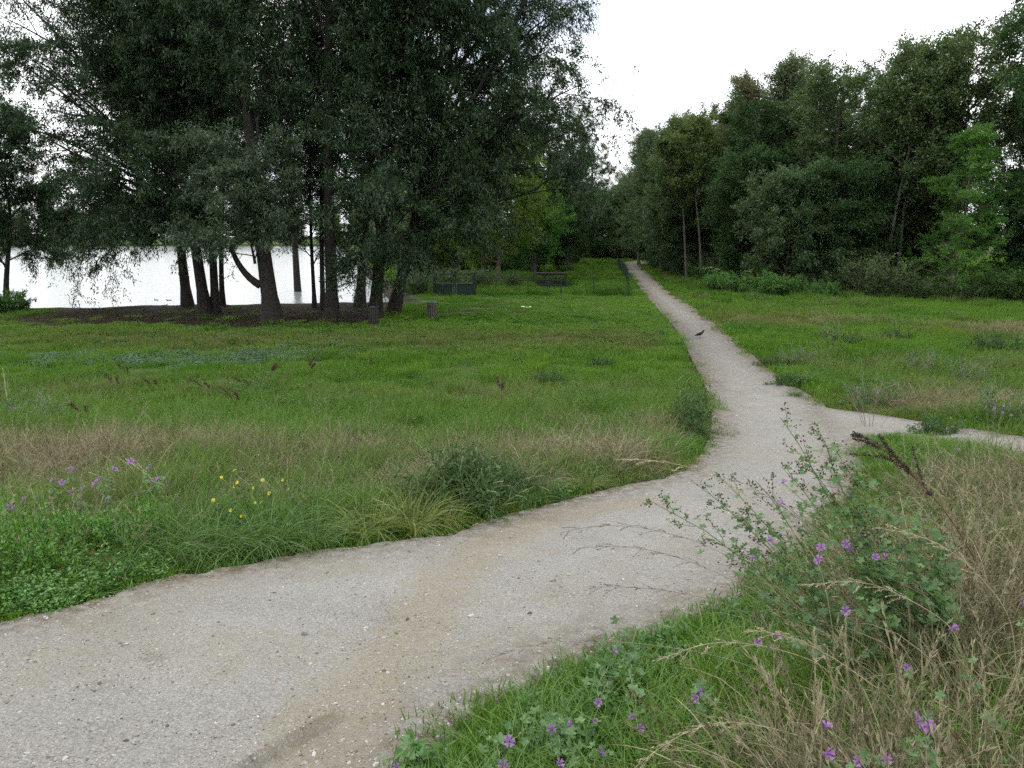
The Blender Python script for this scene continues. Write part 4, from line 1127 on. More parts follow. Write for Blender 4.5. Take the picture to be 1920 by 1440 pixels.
def sample(n, x0, x1, y0, y1, pr_, seed, near=None):
    """n random candidates, kept with probability pr_(x, y, distance to path); denser towards the viewer if near is set"""
    rg = np.random.default_rng(seed)
    if near: y = y0 * (y1 / y0) ** rg.random(n)
    else: y = rg.uniform(y0, y1, n)
    if callable(x0): a, b_ = x0(y), x1(y)
    else: a, b_ = x0, x1
    x = a + (b_ - a) * rg.random(n)
    sd_ = path_sd(x, y)
    k = rg.random(n) < pr_(x, y, sd_)
    return x[k], y[k], sd_[k], rg
VX0 = lambda y: -(y * .74 + 2.5)
VX1 = lambda y: (y * .74 + 2.5)
def place(name, key, x, y, rg, scale, at_, label, tilt=.12, zoff=0.0, cat='grass', zs=None):
    n = len(x); P = np.stack([x, y, height(x, y) + zoff], 1)
    rot = np.stack([rg.normal(0, tilt, n), rg.normal(0, tilt, n), rg.random(n) * 6.28], 1)
    s = np.broadcast_to(scale, (n,)) * rg.uniform(.75, 1.25, n)
    S = np.stack([s, s, s * (zs if zs is not None else 1)], 1)
    return scatter(name, key, P, rot, S, at_, label, cat)
wet_ground = lambda x, y: lake_s(x, y) > -.7
is_right = lambda x, y: x > np.interp(y, [-5, 1, 3, 5, 8, 14, 20, 30, 50, 120], [-3, -1, 0, 1.7, 3.4, 5.8, 5.6, 7.2, 10, 19])

# short turf everywhere nearer than about 30 m
x, y, s_, rg = sample(10000, VX0, VX1, 1.2, 34, lambda x, y, s: np.where((s > .04 - .24 * smooth((fnoise(x, y, 1.8, 17) - .48) / .2)) & ~wet_ground(x, y), np.where(soil_mask(x, y) > .5, .06, 1.0), 0), 401, near=True)
d_ = dry_map(x, y)
place('turf_grass', 'turf', x, y, rg, .55 + .055 * np.clip(y, 0, 24), {'dry': d_ * .8, 'tint': np.clip(fnoise(x, y, .6, 61) * 2.4 - .7, 0, 1)}, 'short green turf covering the meadow', zs=(.55 + .9 * smooth(s_ / .4)) * (.35 + 1.5 * fnoise(x, y, 1.3, 5) ** 1.5))
# coarser turf further off
x, y, s_, rg = sample(20000, VX0, VX1, 26, 150, lambda x, y, s: np.where((s > .03) & ~wet_ground(x, y), np.where(soil_mask(x, y) > .45, .05, 1.0), 0), 402, near=True)
d_ = dry_map(x, y); lawn = (~is_right(x, y)) & (y < FY)
place('lawn_grass', 'far', x, y, rg, .8 + .004 * y, {'dry': d_ * .8, 'tint': np.clip(fnoise(x, y, .3, 61) * 2.4 - .7, 0, 1)}, 'mown lawn grass further off', zs=np.where(lawn, .55, 1.5) * (.6 + .8 * fnoise(x, y, .3, 5)))
# taller meadow on the right, in the fenced grass, and along the fence foot
def tall_p(x, y, s):
    r = is_right(x, y) & (s > .7) & (y > 14)
    f = (~is_right(x, y)) & (y > FY + .2) & (x > 6.2) & (s > 1.3)
    we = is_right(x, y) & (s > 1.0) & (np.abs(y - np.interp(x, [12, 18, 22, 27, 32, 40], [75, 60, 55, 51, 47.5, 45])) < 2.2)
    r = r & ~we
    g = we | (~is_right(x, y)) & (np.abs(y - FY) < .45) & (x > -1.5) & (s > .8)
    d2 = (~is_right(x, y)) & (y > FY) & (y < 80) & (x > -8) & (x < .6)
    return np.where(r, .55 * smooth((fnoise(x, y, .3, 71) - .25) / .4), 0) + np.where(f, .5, 0) + np.where(g, 1, 0) + np.where(d2, .5, 0)
x, y, s_, rg = sample(13000, VX0, VX1, 14, 130, tall_p, 403, near=True)
place('tall_grass', 'tall', x, y, rg, .75, {'dry': dry_map(x, y), 'tint': np.clip(fnoise(x, y, .3, 62) * 1.4 - .2, 0, 1)}, 'tall unmown grass on the far meadow', zs=.45 + .9 * fnoise(x, y, .25, 7) + np.where(is_right(x, y), np.where(y > 44, .45, 0), .75))
# meadow blades
def mead_p(x, y, s):
    left = (~is_right(x, y)) & (y < 24)
    a = np.where(left, smooth((s - .12) / .3) * (1 - smooth((y - 16) / 8)) * .95, 0)
    b_ = np.where(is_right(x, y), smooth((s - .05) / .3) * .9, 0) * (y < 26)
    return a + b_
x, y, s_, rg = sample(18000, VX0, VX1, 1.0, 26, mead_p, 404, near=True)
hh = smooth(s_ / 1.0)
place('meadow_grass', 'meadow', x, y, rg, .85 + .02 * y, {'dry': dry_map(x, y) * np.where(is_right(x, y) & (y < 9), .6, 1), 'tint': np.clip(fnoise(x, y, .6, 63) * 1.5 - .25, 0, 1)}, 'tangled meadow grass in green and straw', tilt=.22, zs=(.3 + .7 * hh) * (.35 + 1.3 * fnoise(x, y, 1.1, 8)) * np.where(is_right(x, y) & (s_ < .7), .55, 1))
# lush long blades along the path edges
x, y, s_, rg = sample(5000, VX0, VX1, 2.0, 22, lambda x, y, s: np.where((s > .05) & (s < np.where(is_right(x, y), .45, 1.1)), .55, 0), 405, near=True)
place('verge_grass', 'lush', x, y, rg, np.where(is_right(x, y), .5, .75), {'dry': dry_map(x, y) * .25, 'tint': rg.random(len(x))}, 'long arching grass along the path verge', tilt=.2, zs=.35 + .65 * smooth((s_ - .1) / .4))
# straw stalks
def straw_p(x, y, s):
    return np.where(s > .3, np.maximum(smooth((dry_map(x, y) - .22) / .45), .16 * smooth((fnoise(x, y, .9, 19) - .4) / .2) * ~is_right(x, y)), 0) * (y < 22)
x, y, s_, rg = sample(8500, VX0, VX1, 1.0, 22, straw_p, 406, near=True)
place('dry_grass', 'straw', x, y, rg, 1.0, {'dry': np.ones(len(x)) * .4, 'tint': rg.random(len(x))}, 'dry seeding grass stalks', tilt=.42, zs=(.75 + .3 * fnoise(x, y, 1, 3)) * np.where(is_right(x, y) & (y < 8), 1.15, 1.1))
x, y, s_, rg = sample(8500, VX0, VX1, 1.0, 16, lambda x, y, s: np.where((s > .35), smooth((dry_map(x, y) - .35) / .3), 0), 407, near=True)
place('grass_thatch', 'thatch', x, y, rg, 1.0, {'dry': np.ones(len(x)) * .4, 'tint': rg.random(len(x))}, 'matted dead grass between the stalks', tilt=.45, zs=np.where(is_right(x, y) & (y < 8), 1.25, 1.0))
# bright low ground cover at the path corner, silvery patch, broad weeds
cA = G(110, 1090)
x, y, s_, rg = sample(2600, -9, .5, 4.0, 8, lambda x, y, s: np.where((s > -.03) & (s < 1.2), smooth((cA[0] + .55 - x - .35 * (y - 5)) / .5) * .95, 0), 408)
place('ground_cover', 'knot', x, y, rg, 1.0, {'dry': x * 0, 'tint': x * 0}, 'bright green low leafy ground cover at the path corner', cat='ground cover', zs=.8 + 1.2 * smooth((s_ - .3) / .4))
c0 = G(300, 672)
x, y, s_, rg = sample(2600, c0[0] - 9, c0[0] + 9, c0[1] - 4, c0[1] + 4, lambda x, y, s: smooth(1.5 - np.sqrt(((x - c0[0]) / 5.2) ** 2 + ((y - c0[1] - .12 * (x - c0[0])) / 1.5) ** 2) + 1.2 * (fnoise(x, y, .8, 81) - .5)), 409)
place('silvery_herbs', 'silver', x, y, rg, .75, {'dry': x * 0, 'tint': x * 0}, 'patch of low silvery green herbs on the lawn', cat='ground cover')
x, y, s_, rg = sample(5200, VX0, VX1, 2.2, 40, lambda x, y, s: np.where((s > .02) & ~wet_ground(x, y), .15 + .6 * smooth((fnoise(x, y, .5, 91) - .5) / .15), 0) * np.where((soil_mask(x, y) > .4), 0, 1), 410, near=True)
place('meadow_weeds', 'weed', x, y, rg, .7 + .014 * y, {'dry': x * 0, 'tint': x * 0}, 'scattered broad-leaved weeds in the grass', cat='weeds')
x, y, s_, rg = sample(3000, -34, 2, 33, 50, lambda x, y, s: soil_mask(x, y) * .8 * ~wet_ground(x, y), 411)
place('fallen_leaves', 'litter', x, y, rg, 1.0, {'dry': x * 0, 'tint': x * 0}, 'fallen willow leaves on the bare earth', tilt=.03, cat='leaves')
# loose gravel
x, y, s_, rg = sample(80000, lambda y: -(y * .72 + 1), lambda y: y * .72 + 1, 2.3, 16, lambda x, y, s: np.where(s < .05, .35 + .65 * smooth((fnoise(x, y, 2.2, 95) - .35) / .3), 0), 412, near=True)
n = len(x); P = np.stack([x, y, height(x, y) + .036 + .0005 * y + rut(x, y)], 1)
P[:, 2] -= .05 * smooth((s_ + .10) / .1)
sz = .0029 * np.exp(rg.normal(0, .55, n)) * (1 + .05 * y)
scatter('loose_gravel', 'pebble', P, np.stack([rg.normal(0, .3, n), rg.normal(0, .3, n), rg.random(n) * 6.28], 1), np.stack([sz] * 3, 1), {'tint': np.clip(rg.random(n) * .97, 0, 1), 'dry': x * 0}, 'loose gravel grains strewn on the path', 'gravel')
x, y, s_, rg = sample(12000, lambda y: -(y * .72 + 1), lambda y: y * .72 + 1, 2.3, 14, lambda x, y, s: np.where(s < .12, .05 + .5 * np.exp(-np.abs(s + .1) / .15) + .35 * sand_mask(x, y), 0), 413, near=True)
n = len(x); P = np.stack([x, y, height(x, y) + .036 + .0005 * y + rut(x, y)], 1); P[:, 2] -= .05 * smooth((s_ + .10) / .1)
sz = .0065 * np.exp(rg.normal(0, .4, n))
scatter('path_stones', 'pebble', P, np.stack([rg.normal(0, .3, n), rg.normal(0, .3, n), rg.random(n) * 6.28], 1), np.stack([sz] * 3, 1), {'tint': np.where(rg.random(n) < .012, 1.0, .3 + .6 * rg.random(n)), 'dry': x * 0}, 'larger stones along the path edge and rut', 'stones')

# ------------------------------------------------------------------ single plants
def GH(px, py, h):
    """where a line of sight passes h metres above the ground"""
    r = ray(px, py); s = np.geomspace(.5, 200, 3000); p = np.array([0, 0, CAMZ]) + r * s[:, None]
    k = p[:, 2] < height(p[:, 0], p[:, 1]) + h
    return p[int(np.argmax(k))]
def bez(a, c, b_, n=9):
    t = np.linspace(0, 1, n)[:, None]; return (1 - t) ** 2 * a + 2 * t * (1 - t) * c + t * t * b_
_th = np.radians(np.linspace(-158, 158, 16))
LOBE = np.stack([np.cos(_th) * (.8 + .2 * np.cos(_th * 5.0)), np.sin(_th) * (.8 + .2 * np.cos(_th * 5.0)), np.zeros(16)], 1)
LOBE = np.vstack([[[-.12, 0, 0]], LOBE])
def lobed(mb, pos, dr, nrm, size, a):
    dr = norm(dr); side = norm(np.cross(dr, nrm)); up = np.cross(side, dr); n = len(pos)
    size = np.broadcast_to(size, (n,))
    u = LOBE[None] * size[:, None, None]; r2 = (LOBE[:, 0] ** 2 + LOBE[:, 1] ** 2)
    v = pos[:, None] + dr[:, None] * (u[..., 0:1] + size[:, None, None] * .5) + side[:, None] * u[..., 1:2] + up[:, None] * (.22 * r2[None, :, None] * size[:, None, None] + .06 * size[:, None, None] * np.cos(np.arange(17) * 2.5)[None, :, None])
    k = np.arange(15); f = np.stack([np.zeros(15, int), k + 1, k + 2], 1)
    F_ = (np.arange(n)[:, None, None] * 17 + f[None]).reshape(-1, 3)
    mb.add(v.reshape(-1, 3), F_, np.repeat(np.broadcast_to(a, (n,)), 17))
def flower_mesh(cup=1.5, jig=0, wide=1.0):
    mb_ = MB(); rg = np.random.default_rng(int(jig * 100)); pt = np.array([[0, 0, 0], [.45, -.20, .16], [.95, -.40, .24], [.84, 0, .25], [.95, .40, .24], [.45, .20, .16]])
    for k in range(5):
        a = k * 2 * PI / 5; c, s_ = math.cos(a), math.sin(a)
        v = np.stack([pt[:, 0] * c - pt[:, 1] * s_, pt[:, 0] * s_ + pt[:, 1] * c, pt[:, 2] * cup + rg.normal(0, .07, 6) * pt[:, 0]], 1) * [wide, wide, 1]
        v[1:] *= 1 + rg.normal(0, .07)
        mb_.add(v, [[[0, 1, 5], ], [[1, 2, 3, 5], [5, 3, 4, 5]][:1] + [], [[5, 3, 4]]], np.array([.1, .3, .9, .8, .9, .3]))
    tubes(mb_, np.array([[0, 0, -.25], [0, 0, 0], [0, 0, .35]]), np.array([.10, .16, .05]), 6, a=0.0)
    return mb_.mesh('mallow_flower', M['petal'])
FLOWERS = [flower_mesh(1.5, .1), flower_mesh(2.6, .2, .85), flower_mesh(.9, .3), flower_mesh(4.5, .4, .5), flower_mesh(3.4, .5, .7)]; FLOWER = FLOWERS[0]
def disc_mesh():
    mb_ = MB(); th = np.linspace(0, 2 * PI, 15)[:-1]
    v = np.vstack([[[0, 0, .1]], np.stack([np.cos(th) * np.where(np.arange(14) % 2, 1, .75), np.sin(th) * np.where(np.arange(14) % 2, 1, .75), np.where(np.arange(14) % 2, .22, .18)], 1)])
    mb_.add(v, [[[0, k + 1, (k + 1) % 14 + 1] for k in range(14)]], np.concatenate([[.0], np.full(14, .9)])); return mb_.mesh('yellow_flower', M['yellow'])
DISC = disc_mesh()
def add_flower(par, p, s, rg, mesh=None, nm='flower', face=None):
    o = bpy.data.objects.new(nm, mesh or FLOWERS[int(rg.integers(0, 5))]); COL.objects.link(o); o.parent = par; o.location = p
    o.scale = (s,) * 3
    d = Vector((rg.normal(0, .6), -.65 + rg.normal(0, .5), .7)) if face is None else Vector(face)
    o.rotation_euler = d.to_track_quat('Z', 'Y').to_euler(); return o

def mallow(base, tips, flowers, label, seed, leafy=1.0, pods=1.0, fsize=.021, lsize=.03, group='mallow plants', wood='stem_green', sag=.12):
    """tips, flowers: world points; every stem runs from the root to one of them"""
    rg = np.random.default_rng(seed); r = empty('mallow_plant', base, label=label, cat='plant', group=group); b_ = np.array(base)
    fol, pod = MB(), MB()
    ends = [(np.array(t) - b_, True) for t in tips] + [(np.array(f) - b_, False) for f in flowers]
    for e, is_tip in ends:
        L = np.linalg.norm(e); st0 = rg.normal(0, .05, 3) * [1, 1, 0]
        ctrl = st0 + e * .5 + np.array([e[0] * -.12, e[1] * -.12, L * sag]) + rg.normal(0, .03, 3)
        ln_ = bez(st0, ctrl, e, 10); ln_[1:-1] += rg.normal(0, .006, (8, 3))
        m_ = MB(); tubes(m_, ln_, np.linspace(.0042, .0013, 10) if is_tip else np.linspace(.003, .0011, 10), 5)
        rad_ = np.zeros((1, 10))
        nb = 9 if is_tip else 3
        ps, pd, _, pt_, _ = sprout(ln_[None], rad_, nb, .35, .97, 34, 9, rg)
        sub = grow(ps, pd, L * rg.uniform(.10, .24, nb) * (1.3 - pt_), 5, .03, .02, .08, rg)
        tubes(m_, sub, np.repeat(np.linspace(.0016, .0008, 5)[None], nb, 0), 4, cap=False)
        m_.build('stem', M[wood], r)
        # pods on the upper halves
        if is_tip and pods > 0:
            allL = np.concatenate([sub, grow(ln_[None, 7], norm(e)[None], np.array([L * .18]), 5, 0, 0, .02, rg)])
            k = int(12 * pods); idx = np.repeat(np.arange(len(allL)), k); q, tn, _ = at_t(allL, np.zeros((len(allL), 5)), idx, .25 + .75 * rg.random(len(idx)))
            q = q + rg.normal(0, .008, q.shape); off = norm(rg.normal(0, 1, q.shape)); 
            for c_, o_ in zip(q, off):
                rr = .0045 * rg.uniform(.6, 1.25)
                v = np.array([[0, 0, 1.], [1, 0, 0], [0, 1, 0], [-1, 0, 0], [0, -1, 0], [0, 0, -.8]]) * rr
                pod.add(v + c_ + o_ * .006, [[[0, 1, 2], [0, 2, 3], [0, 3, 4], [0, 4, 1], [5, 2, 1], [5, 3, 2], [5, 4, 3], [5, 1, 4]]], rg.random())
        # leaves, larger towards the root
        n1 = int((22 if is_tip else 12) * leafy)
        q, tn, _ = at_t(ln_[None], rad_, np.zeros(n1, int), .12 + .8 * rg.random(n1) ** 1.1); t_ = np.linalg.norm(q, axis=1) / L
        q = q + rg.normal(0, .028, q.shape); dd = norm(rg.normal(0, 1, q.shape) * [1, 1, .3] + tn * .3)
        lobed(fol, q, dd, np.tile([0, -.2, 1.], (n1, 1)) + rg.normal(0, .4, q.shape), lsize * (1.25 - .7 * t_) * rg.uniform(.6, 1.2, n1), rg.random(n1))
        n2 = int(14 * leafy) if is_tip else 4
        idx = rg.integers(0, nb, n2); q, tn, _ = at_t(sub, np.zeros((nb, 5)), idx, rg.random(n2)); q = q + rg.normal(0, .01, q.shape)
        lobed(fol, q, rg.normal(0, 1, q.shape) * [1, 1, .4], np.tile([0, -.2, 1.], (n2, 1)) + rg.normal(0, .4, q.shape), lsize * .48 * rg.uniform(.6, 1.2, n2), rg.random(n2))
        if not is_tip: add_flower(r, e, fsize * rg.uniform(.85, 1.15), rg)
    if fol.n: fol.build('foliage', M['mallow'], r)
    if pod.n: pod.build('seed_cluster', M['pod'], r, kind='stuff')
    return r

MG = 'tall mallows at the front'
mallow(G(1640, 1318), [at(1212, 935, 3.0), at(1295, 900, 3.05), at(1340, 885, 3.1), at(1415, 900, 3.0), at(1330, 1010, 2.9), at(1380, 960, 2.9)],
       [at(1405, 1047, 2.85), at(1442, 1013, 2.95), at(1535, 1050, 2.85), at(1455, 1192, 2.6), at(1420, 1206, 2.6)], 'tall mallow leaning out over the path with dark seed pods', 501, leafy=1.5, group=MG, pods=1.1)
mallow(G(1700, 1290), [at(1463, 782, 3.1), at(1527, 790, 3.15), at(1465, 875, 3.0), at(1560, 830, 3.15), at(1500, 860, 3.05), at(1590, 930, 3.1)],
       [at(1470, 945, 2.95), at(1467, 905, 2.95), at(1540, 1027, 2.9), at(1586, 1020, 2.9), at(1588, 1032, 2.9)], 'tallest mallow with upright podded stems in front of the path fork', 502, leafy=2.2, group=MG)
mallow(G(1800, 1300), [at(1640, 930, 3.1), at(1720, 955, 3.1), at(1690, 1010, 3.0), at(1760, 985, 3.15), at(1600, 1010, 3.0)],
       [at(1660, 1048, 2.8), at(1642, 1046, 2.85), at(1586, 1145, 2.65)], 'leafy mallow amid the straw beside the tallest mallow', 503, leafy=2.6, pods=.45, group=MG, lsize=.034)
LG = 'low flowering mallows at the front'
mallow(ground(1.05, 1.65), [], [at(1720, 1352, 1.75), at(1742, 1362, 1.72), at(1548, 1364, 1.8), at(1612, 1428, 1.65), at(1545, 1412, 1.7), at(1655, 1425, 1.7)], 'mallow with the largest purple flowers at the bottom edge', 504, group=LG, leafy=1.6)
mallow(ground(1.5, 2.1), [], [at(1781, 1180, 2.1), at(1700, 1250, 2.1)], 'mallow with a single purple bloom among the straw', 505, group=LG, leafy=1.0)
mallow(ground(2.0, 2.5), [], [at(1915, 1132, 2.5), at(1922, 1120, 2.52)], 'mallow with a pink bloom at the right picture edge', 506, group=LG, leafy=1.0)
mallow(G(1180, 1270), [], [GH(1148, 1220, .28), GH(1123, 1316, .25), GH(1190, 1343, .3), GH(1196, 1366, .25), GH(1113, 1350, .22)], 'low mallow with purple blooms at the path edge in the lush grass', 507, group=LG, leafy=1.2)
mallow(G(1030, 1400), [], [GH(1035, 1367, .2), GH(1072, 1365, .22), GH(955, 1390, .2), GH(945, 1432, .18), GH(1047, 1432, .2), GH(1127, 1411, .25)], 'low spreading mallow with many purple blooms at the bottom edge beside the path', 508, group=LG, leafy=1.5)
mallow(G(1320, 1370), [], [GH(1311, 1296, .35), GH(1306, 1308, .33)], 'low mallow with one double bloom between lush grass and straw', 509, group=LG, leafy=1.2)
mallow(G(790, 1425), [], [GH(745, 1438, .12)], 'small leafy mallow seedling at the gravel edge, bottom of the picture', 510, group=LG, leafy=3.0)
VG = 'purple mallows across the path'
for i, (px, py, fl) in enumerate(((70, 1000, [(20, 950), (45, 938), (60, 945), (115, 905)]), (140, 985, [(133, 880), (102, 900), (130, 925), (155, 915)]), (215, 985, [(190, 900), (180, 905), (215, 880), (150, 945), (200, 938)]), (305, 970, [(290, 900), (300, 898), (315, 905), (245, 865), (280, 878)]))):
    b_ = G(px, py); mallow(b_, [], [at(x_, y_, b_[1] + rng.uniform(-.2, .4)) for x_, y_ in fl], ['mallow nearest the picture edge with purple blooms across the path', 'second purple mallow from the picture edge across the path', 'third purple mallow from the picture edge across the path', 'purple mallow beside the yellow-flowered plants'][i], 520 + i, group=VG, leafy=.8, fsize=.034, lsize=.04)

# yellow-flowered plants
YG = 'yellow-flowered plants across the path'
for i, (px, py, fl) in enumerate(((440, 1015, [(400, 938), (410, 945), (433, 957), (408, 960), (452, 968), (458, 966)]), (495, 1000, [(440, 882), (415, 895), (445, 905), (440, 912), (475, 915), (490, 942)]), (535, 1005, [(532, 967), (532, 985), (540, 985), (505, 925), (478, 943)]),
                              (575, 975, [(570, 930), (585, 940), (540, 918), (492, 900), (530, 900)]), (485, 900, [(485, 853), (505, 870)]))):
    b_ = G(px, py); r = empty('hawkweed_plant', b_, label=['yellow-flowered plant closest to the path among long grass', 'tall yellow-flowered plant behind the closest one', 'yellow-flowered plant with twin blooms low over the verge', 'yellow-flowered plant at the end of the group towards the fork', 'lone yellow-flowered plant further back in the straw'][i], cat='plant', group=YG)
    rg = np.random.default_rng(540 + i); fol = MB()
    for x_, y_ in fl:
        e = at(x_, y_, b_[1] + rg.uniform(-.25, .25)) - b_
        ln_ = bez(rg.normal(0, .04, 3) * [1, 1, 0], e * .5 + [0, 0, .08], e, 8); m_ = MB(); tubes(m_, ln_, np.linspace(.003, .0015, 8), 5); m_.build('stem', M['stem_green'], r)
        add_flower(r, e, .017 * rg.uniform(.7, 1.2), rg, DISC)
        n1 = 14; q, tn, _ = at_t(ln_[None], np.zeros((1, 8)), np.zeros(n1, int), rg.random(n1)); leaves(fol, q, tn + rg.normal(0, .6, q.shape), rg.normal(0, .4, q.shape) + [0, 0, 1], .06, .014, rg.random(n1))
    fol.build('foliage', M['mugwort'], r)

# arching grass stalks
def stalk(pts, label, seed, dark=False, d0=2.9, d1=2.75, dens=1.0, root=True):
    rg = np.random.default_rng(seed); n = len(pts)
    P_ = np.array([at(px, py, d0 + (d1 - d0) * i / (n - 1)) for i, (px, py) in enumerate(pts)])
    if root:
        g0 = P_[0] + (P_[0] - P_[1]) * [.5, .3, 0]; P_ = np.vstack([ground(g0[0], g0[1]), P_])
    # smooth through the points
    seg = np.linalg.norm(np.diff(P_, axis=0), axis=1); s = np.concatenate([[0], np.cumsum(seg)]); t = np.linspace(0, s[-1], 28)
    ln_ = np.stack([np.interp(t, s, P_[:, k]) for k in range(3)], 1)
    for _ in range(6): ln_[1:-1] = (ln_[:-2] + ln_[1:-1] * 2 + ln_[2:]) / 4
    b_ = P_[0]; r = empty('grass_stalk', b_, label=label, cat='grass', group='arching grass stalks at the front'); ln_ = ln_ - b_
    m_ = MB(); tubes(m_, ln_, np.linspace(.0019, .0008, 28), 5); m_.build('stem', M['stem_grey' if dark else 'stem_straw'], r)
    m_ = MB(); nb = int(14 * dens); ps, pd, _, pt_, _ = sprout(ln_[None], np.zeros((1, 28)), nb, .62, .98, 22, 8, rg)
    sub = grow(ps, pd, .10 * rg.uniform(.4, 1.2, nb) * (1.5 - pt_), 5, -.05, -.12, .05, rg)
    tubes(m_, sub, np.full((nb, 5), .0006), 3, cap=False)
    idx = np.repeat(np.arange(nb), 16); q, tn, _ = at_t(sub, np.zeros((nb, 5)), idx, rg.random(len(idx))); q = q + rg.normal(0, .0015, q.shape)
    leaves(m_, q, tn + rg.normal(0, .15, q.shape), rg.normal(0, 1, q.shape), .011, .0028, rg.random(len(idx)))
    m_.build('panicle', M['stem_grey' if dark else 'stem_straw'], r)
stalk([(1560, 1190), (1420, 1075), (1320, 1015), (1200, 985), (1090, 980), (1048, 1000)], 'dark grass stalk arching far out over the path, second from the top', 601, True)
stalk([(1540, 1040), (1400, 925), (1330, 885), (1240, 858), (1155, 862)], 'pale grass stalk arching highest over the far verge', 602)
stalk([(1450, 1260), (1320, 1222), (1150, 1200), (1010, 1202), (905, 1240)], 'long dark grass stalk lying low across the pale gravel', 603, True, 2.7, 2.6)
stalk([(1500, 1150), (1390, 1095), (1270, 1040), (1150, 1018), (1070, 1030)], 'dark grass stalk below the far-reaching one', 604, True)
stalk([(1590, 1030), (1500, 975), (1420, 915), (1365, 893)], 'thick dark seed head slanting up in front of the path', 605, True, 2.9, 2.9, 1.6)
stalk([(1450, 1170), (1330, 1120), (1200, 1100), (1095, 1100)], 'thin grass stalk reaching over the gravel, lowest of the upper four', 606, True)
stalk([(1640, 1440), (1480, 1370), (1340, 1345), (1230, 1400), (1190, 1440)], 'pale drooping grass stalk across the lush grass at the bottom edge', 607, False, 2.1, 2.0)
stalk([(1800, 1180), (1700, 1120), (1620, 1085), (1500, 1098)], 'pale seed head bending in the middle of the mallow', 608, False, 2.6, 2.5, 1.4)
stalk([(1560, 1250), (1440, 1210), (1330, 1200), (1230, 1240)], 'pale grass stalk bending over the verge at the mallow foot', 609, False, 2.6, 2.5)
stalk([(1900, 1150), (1800, 1040), (1730, 1000), (1640, 990)], 'pale grass stalk crossing the leafy mallow', 610, False, 2.5, 2.5)
stalk([(1700, 1330), (1560, 1230), (1480, 1190), (1400, 1180)], 'pale grass stalk low among the dry tangle', 611, False, 2.3, 2.2)

# docks: rusty seed spikes
def dock(base, ends, label, seed, stem='stem_red', size=1.0, group='docks with brown seed spikes', width=.011, dens=60, smat='seed'):
    rg = np.random.default_rng(seed); b_ = np.array(base); r = empty('dock_plant', b_, label=label, cat='plant', group=group)
    for k, (c_, e_) in enumerate(ends):
        ln_ = bez(np.zeros(3), np.array(c_), np.array(e_), 14); m_ = MB(); tubes(m_, ln_, np.linspace(.005, .002, 14) * size, 5); m_.build('stem', M[stem], r)
        m_ = MB(); nb = 9; ps, pd, _, _, _ = sprout(ln_[None], np.zeros((1, 14)), nb, .55, .93, 24, 6, rg)
        L = np.linalg.norm(e_); sub = grow(ps, pd, L * (.26 if dens < 100 else .13) * rg.uniform(.4, 1.1, nb), 6, -.02, -.05, .05, rg)
        allL = [sub]; tl = ln_[8:]; allL = np.concatenate([sub, tl[None]])
        idx = np.repeat(np.arange(len(allL)), dens); q, tn, _ = at_t(allL, np.zeros((len(allL), 6)), idx, rg.random(len(idx))); q = q + rg.normal(0, width * .5, q.shape)
        leaves(m_, q, rg.normal(0, 1, q.shape), rg.normal(0, 1, q.shape), width, width * .9, rg.random(len(idx)))
        m_.build('seed_spike', M[smat], r, kind='stuff')
    return r
b_ = G(1868, 1150); dock(b_, [(at(1740, 925, 3.35) - b_ + [.12, 0, .05], at(1598, 808, 3.3) - b_)], 'rusty dock seed spike leaning over in front of the fork', 701, width=.0075, dens=220)
pd_ = None
for i, (px, py, hx, hy, s) in enumerate(((455, 790, -.5, .75, 1.1), (400, 755, -.6, .6, 1), (300, 745, -.5, .5, 1), (225, 745, -.4, .6, 1), (240, 720, -.3, .55, 1), (165, 805, -.35, .5, .8), (580, 715, .05, .6, .9), (500, 715, .3, .5, .9), (470, 740, -.5, .45, .9), (940, 765, -.1, .7, 1.0), (690, 700, .1, .4, .8))):
    b_ = G(px, py)
    dock(b_, [((hx * .2, 0, hy * .7), (hx, .1, hy)), ((hx * .1, .1, hy * .6), (hx * .6 + .1, .2, hy * .8))], ['tall brown dock nearest in the left meadow, bent over to the left', 'brown dock behind the tall bent one', 'brown dock in the middle of the lawn below the silvery patch', 'brown dock left of the middle one', 'small brown dock close behind its neighbour near the silvery patch', 'low brown dock at the straw edge, leftmost', 'upright brown dock standing alone towards the bins', 'brown dock leaning right next to the upright one', 'faint brown dock between the bent ones',
         'almost black upright dock in the middle of the meadow', 'short brown dock near the dry strip'][i], 710 + i, 'seed_pale', 1.2, 'brown docks in the left meadow', .015, smat='seed_pale')

# bushy herbs
HG = 'bushy herbs along the verges'
B['mug'] = make_bush('mugwort_plant', G(872, 965), 'mugwort', 'dark green mugwort bush at the verge beside the yellowish tussock', 'plant', HG, seed=801, H=.70, W=1.1, stems=40, ang=52, per=15, leaf=(.06, .016), stem_mat='stem_green', subs=8)
B['spire'] = make_bush('mugwort_plant', G(1296, 812), 'mugwort', 'tall grey-green mugwort at the corner of the path bend', 'plant', HG, seed=802, H=.95, W=.9, stems=22, ang=26, per=14, leaf=(.06, .017), stem_mat='stem_green', subs=9)
B['low'] = make_bush('weed_clump', G(1130, 690), 'mugwort', 'low grey weed clump on the lawn', 'plant', HG, seed=803, H=.42, W=1.6, stems=30, ang=75, per=12, leaf=(.075, .022), stem_mat='stem_green', subs=6, up=(.05, -.08))
B['thin'] = make_bush('weed_clump', G(1720, 700), 'nettle', 'tall thin weed in the right meadow', 'plant', HG, seed=804, H=.9, W=1.2, stems=14, ang=40, per=10, leaf=(.07, .02), stem_mat='stem_grey', subs=7)
